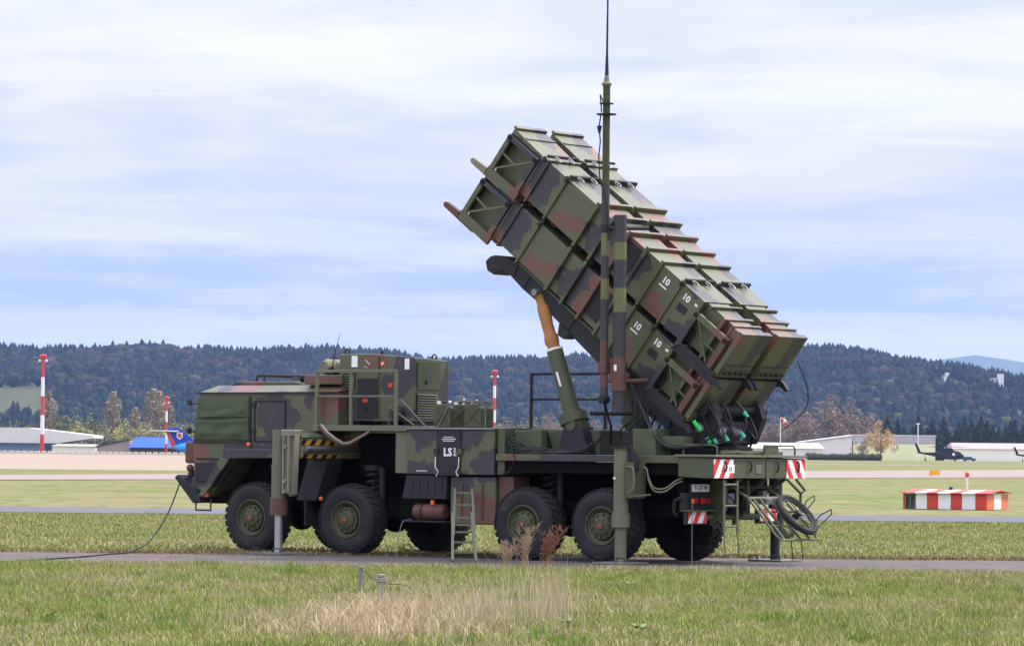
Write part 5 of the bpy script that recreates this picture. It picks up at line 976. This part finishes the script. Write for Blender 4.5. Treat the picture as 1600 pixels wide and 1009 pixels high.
    if near:
        for s_, z, tx in ((4.12, -.22, True), (4.62, -.20, False)):
            C_('number_marking', text_mb('10', .16).move(lambda x, y, q: (s_ + x, .024 if s_ < 4.9 else .0, z + y)), 'white_label', 0, bo)
            if tx: C_('number_underline', MB().box(s_ - .09, s_ + .09, .019, .0235, z - .12, z - .095), 'white_label', 0, bo)
        C_('data_plate', MB().box(4.55, 4.76, .019, .0235, -.46, -.33), 'dark_paint', 0, bo); C_('paint_label', MB().box(4.82, 4.88, .019, .0235, -.20, -.16), 'white_label', 0, bo)
        C_('side_hatch', MB().box(3.08, 3.40, .052, .064, -.70, -.12), 'dark_paint', .004, bo)
    C_('rear_lettering', text_mb('10', .10).move(lambda x, y, q: (5.902, .22 + x, -.15 + y)), 'khaki', 0, ec)
    return t
canister('upper missile canister nearest the antenna mast', V0, 0.0, True, True, 0)
canister('lower missile canister on the launcher beam next to the antenna mast', V0, -.935, True, True, 1)
canister('upper missile canister of the pair farther from the antenna mast', V0 + 1.13, 0.0, False, False, 2)
canister('lower missile canister of the pair farther from the antenna mast', V0 + 1.13, -.935, False, False, 3)

# ------------------------------------------------------------------ antenna mast with storage tube
ms = tthing('antenna_mast', 'tall camouflaged telescopic antenna mast with a whip on top', 'antenna mast')
A_ = lambda nm, mb, mat, bevel=0.0, parent=None: obj(nm, mb, mat, parent or ms, bevel)
mu, mv = .22, -.30
lo = A_('lower_tube', MB().tube([(mu, mv, 2.72), (mu, mv, 6.35)], .068, 16), 'mast_dark')
for z0, z1, mt in ((5.14, 5.52, 'mast_green'), (4.41, 4.76, 'mast_green'), (2.95, 3.73, 'brown_paint')): A_('paint_band', MB().tube([(mu, mv, z0), (mu, mv, z1)], .0695, 16), mt, 0, lo); A_('upper_tube', MB().tube([(mu, mv, 6.35), (mu, mv, 8.0)], .062, 16), 'mast_green')
A_('foot_joint', MB().tube([(mu, mv - .09, 2.74), (mu, mv + .09, 2.74)], .07, 10), 'dark_paint'); A_('strut', MB().tube([(mu, mv, 2.72), (mu - .15, .15, 2.3), (mu - .42, .55, 2.0)], .022, 6), 'dark_paint')
A_('joint_collar', MB().tube([(mu, mv, 3.18), (mu, mv, 3.36)], .11, 4), 'brown_paint', .01); A_('joint_collar', MB().tube([(mu, mv, 5.55), (mu, mv, 5.66)], .085, 14), 'dark_paint')
A_('top_collar', MB().lathe([(.06, 0), (.085, .02), (.085, .05), (.05, .08), (.035, .18), (.02, .2)], (mu, mv, 7.98), (0, 0, 1), 14), 'olive_light'); A_('guy_ring', MB().lathe([(.06, 0), (.17, .0), (.17, .02), (.06, .02)], (mu, mv, 7.5), (0, 0, 1), 12), 'dark_paint'); A_('guy_ring', MB().lathe([(.06, 0), (.12, .0), (.12, .02), (.06, .02)], (mu, mv, 7.68), (0, 0, 1), 12), 'dark_paint')
A_('whip_base', MB().tube([(mu, mv, 8.15), (mu, mv, 8.5)], [.035, .022], 8), 'dark_paint'); A_('whip', MB().tube([(mu, mv, 8.45), (mu + .01, mv, 10.2)], [.02, .010], 6), 'dark_paint')
A_('feed_cable', MB().tube([(mu - .1, mv - .02, 7.5), (mu - .12, mv - .04, 7.3), (mu - .07, mv - .07, 7.05), (mu - .1, mv - .07, 6.8), (mu - .07, mv - .07, 6.4), (mu + .08, mv - .06, 6.0), (mu + .1, mv - .04, 5.4)], .012, 5), 'cable_rubber'); A_('cable_plug', MB().tube([(mu - .12, mv - .03, 7.32), (mu - .12, mv - .03, 7.2)], [.045, .02], 8), 'dark_paint'); A_('hook', MB().tube([(mu - .06, mv, 7.7), (mu - .13, mv, 7.85), (mu - .1, mv, 7.55)], .012, 5), 'dark_paint')
sx, sv = .47, -.22
A_('storage_tube', MB().tube([(sx, sv, 2.55), (sx, sv, 5.82)], .108, 20), 'mast_dark'); A_('storage_band', MB().tube([(sx, sv, 5.07), (sx, sv, 5.36)], .1095, 20), 'mast_green'); A_('storage_band', MB().tube([(sx, sv, 4.2), (sx, sv, 4.6)], .1095, 20), 'mast_green'); A_('storage_band', MB().tube([(sx, sv, 2.95), (sx, sv, 3.45)], .113, 20), 'brown_paint'); A_('band_label', MB().box(sx - .025, sx + .025, sv - .12, sv - .112, 3.22, 3.32), 'white_label'); A_('tube_flange', MB().tube([(sx, sv, 2.88), (sx, sv, 2.99)], [.13, .135], 20), 'brown_paint')
for z in (3.05, 5.6): A_('clamp_arm', MB().tube([(mu, mv, z), (sx, sv, z)], .03, 8).tube([(sx, sv, z), (sx + .25, .25, z + .02)], .035, 8), 'brown_paint' if z < 4 else 'dark_paint')

# ------------------------------------------------------------------ cables to the ground
def world_cable(name, label, pts, r, mat='cable_rubber'):
    t = thing(name, label, 'cable', (0, 0, 0)); mb = MB(); P_ = [Vector(p) for p in pts]; out = []
    for i in range(len(P_) - 1):
        a, b, c, d = P_[max(i - 1, 0)], P_[i], P_[i + 1], P_[min(i + 2, len(P_) - 1)]
        for k in range(6):
            q = k / 6; out.append(.5 * ((2 * b) + (c - a) * q + (2 * a - 5 * b + 4 * c - d) * q * q + (3 * b - a - 3 * c + d) * q ** 3))
    out.append(P_[-1]); obj('strand', mb.tube(out, r, 6), mat, t); return t
b0 = tw(-9.48, .3, 1.32); gpt = Vector((gx(205, 67.5), 67.5, .03))
world_cable('ground_cable', 'black cable sagging from the truck bumper down to the concrete', [b0, b0.lerp(gpt, .3) + Vector((.02, 0, -.28)), b0.lerp(gpt, .62) + Vector((.0, 0, -.33)), b0.lerp(gpt, .86) + Vector((0, 0, -.13)), gpt, gpt + Vector((-.25, -.8, -.006)), gpt + Vector((-.5, -2.4, -.006)), gpt + Vector((-1.2, -5.2, -.006)), gpt + Vector((-1.5, -5.7, -.02))], .014)
b1 = tw(-3.95, -.02, .66)
world_cable('earthing_cable', 'thin grey earthing cable hanging from the air tank shelf', [b1, b1 + Vector((-.16, -.15, -.03)), b1 + Vector((-.24, -.2, -.3)), b1 + Vector((-.27, -.24, -.645))], .007, 'grey_steel')
b2 = tw(1.74, .1, 1.05)
world_cable('grounding_wire', 'thin pale wire hanging straight down past the tail light', [b2, b2 + Vector((0, 0, -.5)), b2 + Vector((0, 0, -1.03))], .007, 'grey_steel')

# ------------------------------------------------------------------ posts in the foreground
t = thing('metal_stake', 'slim grey metal stake standing in the grass with a wire tied on', 'stake', (gx(569, 50.5), 50.5, 0)); obj('stake', MB().tube([(0, 0, 0), (.0, 0, .33)], .03, 8), 'grey_steel', t); obj('cap', MB().tube([(0, 0, .33), (0, 0, .345)], .034, 8), 'steel', t)
t = thing('marker_post', 'short weathered marker post with a pale cap in the straw', 'post', (gx(600, 45.8), 45.8, 0)); obj('stem', MB().box(-.04, .035, -.035, .035, 0, .30), 'wood_grey', t, .008); obj('cap', MB().box(-.06, .06, -.05, .05, .301, .36).box(-.045, .05, -.04, .04, .3605, .40), 'wood_grey', t, .012)
world_cable('stake_wire', 'dark wire drooping from the metal stake to the straw', [(gx(569, 50.5), 50.5, .32), (gx(585, 50), 50.0, .22), (gx(605, 49.6), 49.6, .16), (gx(640, 49.2), 49.2, .15), (gx(652, 49), 49.0, .05)], .006)

# ------------------------------------------------------------------ grass, straw and weeds
def pnoise(x, y, f, seed):
    g = np.random.default_rng(seed); o = np.zeros_like(x); 
    for k in range(7):
        a = g.uniform(0, 2 * pi); q = f * g.uniform(.6, 1.9); o += np.sin((x * cos(a) + y * sin(a)) * q + g.uniform(0, 6.3)) * g.uniform(.6, 1)
    return o / 3.0
def blades(x, y, h, wd, tint, lean=.65):
    n = len(x); a = RNG.uniform(0, 2 * pi, n); l = h * np.abs(RNG.normal(0, lean, n)); b = RNG.uniform(0, 2 * pi, n)
    dx, dy = np.cos(a) * wd / 2, np.sin(a) * wd / 2; lx, ly = np.cos(b) * l, np.sin(b) * l; z0 = np.zeros(n)
    V = np.stack([np.stack([x - dx, y - dy, z0], 1), np.stack([x + dx, y + dy, z0], 1), np.stack([x + dx * .8 + lx * .35, y + dy * .8 + ly * .35, h * .6], 1), np.stack([x - dx * .8 + lx * .35, y - dy * .8 + ly * .35, h * .6], 1), np.stack([x + lx, y + ly, h], 1)], 1).reshape(-1, 3)
    i = (np.arange(n) * 5)[:, None]; F = np.concatenate([i + np.array([[0, 1, 2]]), i + np.array([[0, 2, 3]]), i + np.array([[3, 2, 4]])], 0)
    return V, F, np.repeat(tint, 5, 0)
G1, G2, G3 = np.array([.18, .215, .040]), np.array([.285, .30, .080]), np.array([.15, .19, .036]); S1, S2 = np.array([.36, .30, .165]), np.array([.44, .37, .235])
def grass_tint(x, y, dry):
    n = len(x); u = RNG.uniform(size=(n, 1)); k = np.clip(pnoise(x, y, 1.6, 2) * .4 + pnoise(x, y, 9.0, 22) * .3 + .5, 0, 1)[:, None]; c = G1 * (1 - k) + G2 * k; c = np.where(u < .15, G3, c) * RNG.uniform(.85, 1.15, (n, 1))
    s_ = (S1 * u + S2 * (1 - u)) * RNG.uniform(.7, 1.1, (n, 1)); d = RNG.uniform(size=n) < dry; return np.where(d[:, None], s_, c)
def field(n, y0, y1, slope, extra):
    y = np.sqrt(RNG.uniform(y0 ** 2, y1 ** 2, n)); x = RNG.uniform(-1, 1, n) * (slope * y + extra); return x, y
parts_ = []
n = 330000; x, y = field(n, 35.0, 61.75, .138, 1.6)
edge = 61.45 + .25 * pnoise(x, y * 0, 1.2, 8); k_ = y < edge; x, y = x[k_], y[k_]; n = len(x)
clump = pnoise(x, y, 6.5, 4) + .6 * pnoise(x, y, 16, 44); big = pnoise(x, y, .9, 5)
dry = np.clip(.22 + .32 * pnoise(x, y, .7, 6) + .22 * pnoise(x, y, 2.3, 12), .04, .8)
# straw around the marker post
st_ = np.exp(-(((x + 1.35) / 1.25) ** 2 + ((y - 41.5) / 3.6) ** 2)); dry = np.maximum(dry, .9 * st_)
h = np.clip(.055 + .030 * clump + .022 * big + RNG.normal(0, .018, n), .02, .2) * (1 - .25 * (dry > .5)); h *= np.where(RNG.uniform(size=n) < .03, 1.7, 1)
parts_.append(blades(x, y, h, RNG.uniform(.005, .011, n), grass_tint(x, y, dry)))
# greener and taller tufts
for q in range(150):
    y0_ = RNG.uniform(36, 61); x0_ = RNG.uniform(-1, 1) * (.138 * y0_ + 1); n = int(RNG.integers(40, 130)); r0_ = RNG.uniform(.05, .22); x = RNG.normal(x0_, r0_, n); y = RNG.normal(y0_, r0_ * 1.5, n); k_ = y < 61.4; x, y = x[k_], y[k_]; n = len(x)
    tn = np.array([.15, .225, .035]) if q % 3 else np.array([.30, .30, .11]); parts_.append(blades(x, y, np.clip(RNG.normal(.10, .035, n), .03, .22), RNG.uniform(.006, .012, n), tn * RNG.uniform(.75, 1.25, (n, 1)), .6))
# tall straw
n = 8000; x = RNG.normal(-1.35, .62, n) + .25 * RNG.normal(size=n); y = RNG.normal(41.2, 1.9, n); k_ = (y > 36) & (pnoise(x, y, 2.2, 31) + pnoise(x, y, 5.5, 33) * .7 + RNG.uniform(-.3, .3, n) > -.2); x, y = x[k_], y[k_]; n = len(x)
parts_.append(blades(x, y, np.clip(RNG.normal(.19, .08, n), .06, .5) * np.exp(-((x + 1.35) / 1.9) ** 2), RNG.uniform(.004, .009, n), (S2 * RNG.uniform(.75, 1.25, (n, 1)) * np.array([1.02, .96, .92])), .85))
# tall thin dead stalks
for cx_, cy_, sx_, sy_, n, hm in ((gx(800, 42.5), 42.5, .30, 1.4, 240, .42), (gx(860, 43), 43.0, .16, 1.0, 190, .58), (gx(745, 43), 42.5, .25, 1.0, 110, .38), (gx(420, 41), 41.0, .5, 1.4, 160, .28), (gx(1040, 45), 46, 2.2, 4.0, 120, .16), (gx(650, 43), 43.5, .4, 1.4, 160, .38)):
    x = RNG.normal(cx_, sx_, n); y = RNG.normal(cy_, sy_, n); parts_.append(blades(x, y, np.clip(RNG.normal(hm, .13, n), .08, .8), RNG.uniform(.004, .008, n), S2 * RNG.uniform(.7, 1.2, (n, 1)), .28))
# verge behind the hardstanding and the far strips
n = 120000; x, y = field(n, 68.4, 107.3, .138, 2.0); far = 68.9 - .062 * -x + .3 * pnoise(x, y * 0, 1.1, 9); far = 68.7 + .062 * x; k_ = y > far; x, y = x[k_], y[k_]; n = len(x)
dry = np.clip(.20 + .28 * pnoise(x * .25, y, .55, 14) + np.exp(-((y - 68.7 - .062 * x) / 1.2) ** 2) * .5, .05, .9)
gt = grass_tint(x, y, np.zeros(n)); dm = dry[:, None] * RNG.uniform(.7, 1.1, (n, 1)); gt = gt * (1 - dm) + S1 * dm
parts_.append(blades(x, y, np.clip(.05 + .022 * pnoise(x, y, 2.0, 15) + RNG.normal(0, .018, n), .02, .2), RNG.uniform(.010, .02, n), gt * .92))
# dead brown growth along the slab's far edge
n = 16000; x = RNG.uniform(-11, 11, n); y = 68.75 + .062 * x + RNG.normal(0, .32, n) + .25 * pnoise(x, x * 0, 1.7, 51); k_ = pnoise(x, y, 1.9, 52) > -.55; x, y = x[k_], y[k_]; n = len(x)
parts_.append(blades(x, y, RNG.uniform(.02, .09, n), RNG.uniform(.008, .018, n), np.array([.21, .145, .07]) * RNG.uniform(.5, 1.3, (n, 1)), .9))
n = 5000; x = RNG.uniform(-9.5, 9.5, n); y = 61.75 + RNG.normal(0, .18, n); k_ = pnoise(x, y, 2.1, 53) > .05; x, y = x[k_], y[k_]; n = len(x)
parts_.append(blades(x, y, RNG.uniform(.02, .08, n), RNG.uniform(.006, .012, n), np.array([.26, .18, .095]) * RNG.uniform(.5, 1.3, (n, 1)), .9))
# tufts creeping onto the slab edges and its joints
n = 7000; x = RNG.uniform(-9.5, 9.5, n); jj = RNG.integers(0, 2, n); y = np.where(jj == 0, 61.6 + np.abs(RNG.normal(0, .28, n)), 68.6 + .062 * x - np.abs(RNG.normal(0, .3, n))); k_ = pnoise(x, y, 2.4, 41) > .0; x, y = x[k_], y[k_]; n = len(x)
parts_.append(blades(x, y, RNG.uniform(.03, .10, n), RNG.uniform(.006, .012, n), grass_tint(x, y, np.full(n, .6))))
Vs, Fs, Ts, o_ = [], [], [], 0
for a, b, c in parts_: Vs.append(a); Fs.append(b + o_); Ts.append(c); o_ += len(a)
tag(bulk('grass', np.concatenate(Vs), np.concatenate(Fs), np.concatenate(Ts), 'blade_tint'), 'short spring grass mixed with dry straw around the concrete slab', 'grass')
def weed(label, x, y, h, seed, col, heads):
    r0 = random.Random(seed); t = thing('dried_weed', label, 'weed', (x, y, 0)); st = MB(); hd = MB()
    for k in range(15):
        a = r0.uniform(0, 2 * pi); l = r0.uniform(.04, .38) * h; hh = h * r0.uniform(.4, 1.0); top = Vector((cos(a) * l, sin(a) * l, hh)); b0 = Vector((r0.uniform(-.1, .1), r0.uniform(-.1, .1), 0)); st.tube([b0, b0.lerp(top, .5) + Vector((0, 0, .03)), top], [.006, .005, .002], 4)
        for q in range(9):
            p = b0.lerp(top, r0.uniform(.45, 1)); d = Vector((r0.uniform(-1, 1), r0.uniform(-1, 1), r0.uniform(.3, 1.2))).normalized(); e = p + d * r0.uniform(.06, .16) * h * 1.3; st.tube([p, p.lerp(e, .5) + Vector((0, 0, -.01)), e], [.0035, .0028, .0015], 3)
            for _ in range(heads): hd.sphere(p.lerp(e, r0.uniform(.4, 1.05)) + Vector((r0.uniform(-1, 1), r0.uniform(-1, 1), r0.uniform(-1, 1))) * .015, r0.uniform(.005, .010), 4, 3)
    tag(obj('stems', st, col, t), kind='stuff'); tag(obj('seed_heads', hd, col + '_seed', t), kind='stuff'); return t
plain('weed_straw', (.34, .25, .16), .9); plain('weed_straw_seed', (.34, .23, .15), .9); plain('weed_russet', (.26, .13, .08), .9); plain('weed_russet_seed', (.22, .095, .055), .9)
weed('branching pale dried weed in front of the third wheel', gx(822, 62.0), 61.3, .78, 3, 'weed_straw', 4)
weed('russet dried dock seed head beside the branching pale weed', gx(862, 61.8), 61.2, .72, 5, 'weed_russet', 8)
weed('low thin dried weed left of the branching pale weed', gx(792, 61.8), 61.2, .5, 8, 'weed_straw', 3)
def rosette(label, x, y, s, seed):
    r0 = random.Random(seed); t = thing('leafy_weed', label, 'weed', (x, y, 0)); 
    for k in range(13):
        a = 2 * pi * k / 13 + r0.uniform(-.2, .2); l = s * r0.uniform(.7, 1.15); up_ = r0.uniform(.5, 1.2); V = []
        for i, (q, wd) in enumerate(((0, .015), (.35, .035), (.7, .032), (1, .004))):
            c = Vector((cos(a) * l * q, sin(a) * l * q, .02 + l * up_ * (q - .55 * q * q))); n_ = Vector((-sin(a), cos(a), 0)) * wd * s * 5; V += [c - n_, c + n_]
        obj('leaf', MB().add(V, [(0, 1, 3, 2), (2, 3, 5, 4), (4, 5, 7, 6)]), 'weed_leaf', t)
    return t
plain('weed_leaf', (.12, .20, .035), .6)
rosette('broad-leaved green weed rosette in the open grass', gx(1006, 40.3), 40.3, .17, 1); rosette('small leafy weed in the grass nearer the slab', gx(988, 53.5), 53.5, .16, 2); rosette('leafy weed at the foot of the tall dead stalks', gx(890, 41.5), 41.5, .13, 4); rosette('leafy weed in the grass below the front outrigger', gx(80, 41.5), 41.5, .15, 6)

# ------------------------------------------------------------------ haze in the air
m = bpy.data.materials.new('haze'); m.use_nodes = True; t_ = m.node_tree; t_.nodes.clear(); pv = t_.nodes.new('ShaderNodeVolumePrincipled'); mo_ = t_.nodes.new('ShaderNodeOutputMaterial')
pv.inputs['Color'].default_value = (.34, .54, 1.0, 1); pv.inputs['Density'].default_value = 3.4e-5; pv.inputs['Anisotropy'].default_value = 0.0
t_.links.new(pv.outputs[0], mo_.inputs['Volume']); MATS['haze'] = m
hz = obj('haze', MB().box(-9700, 9700, -350, 20700, -1.5, 540), 'haze', smooth=False); hz['kind'] = 'stuff'; tag(hz, 'thin blue haze filling the air over the airfield', 'haze')
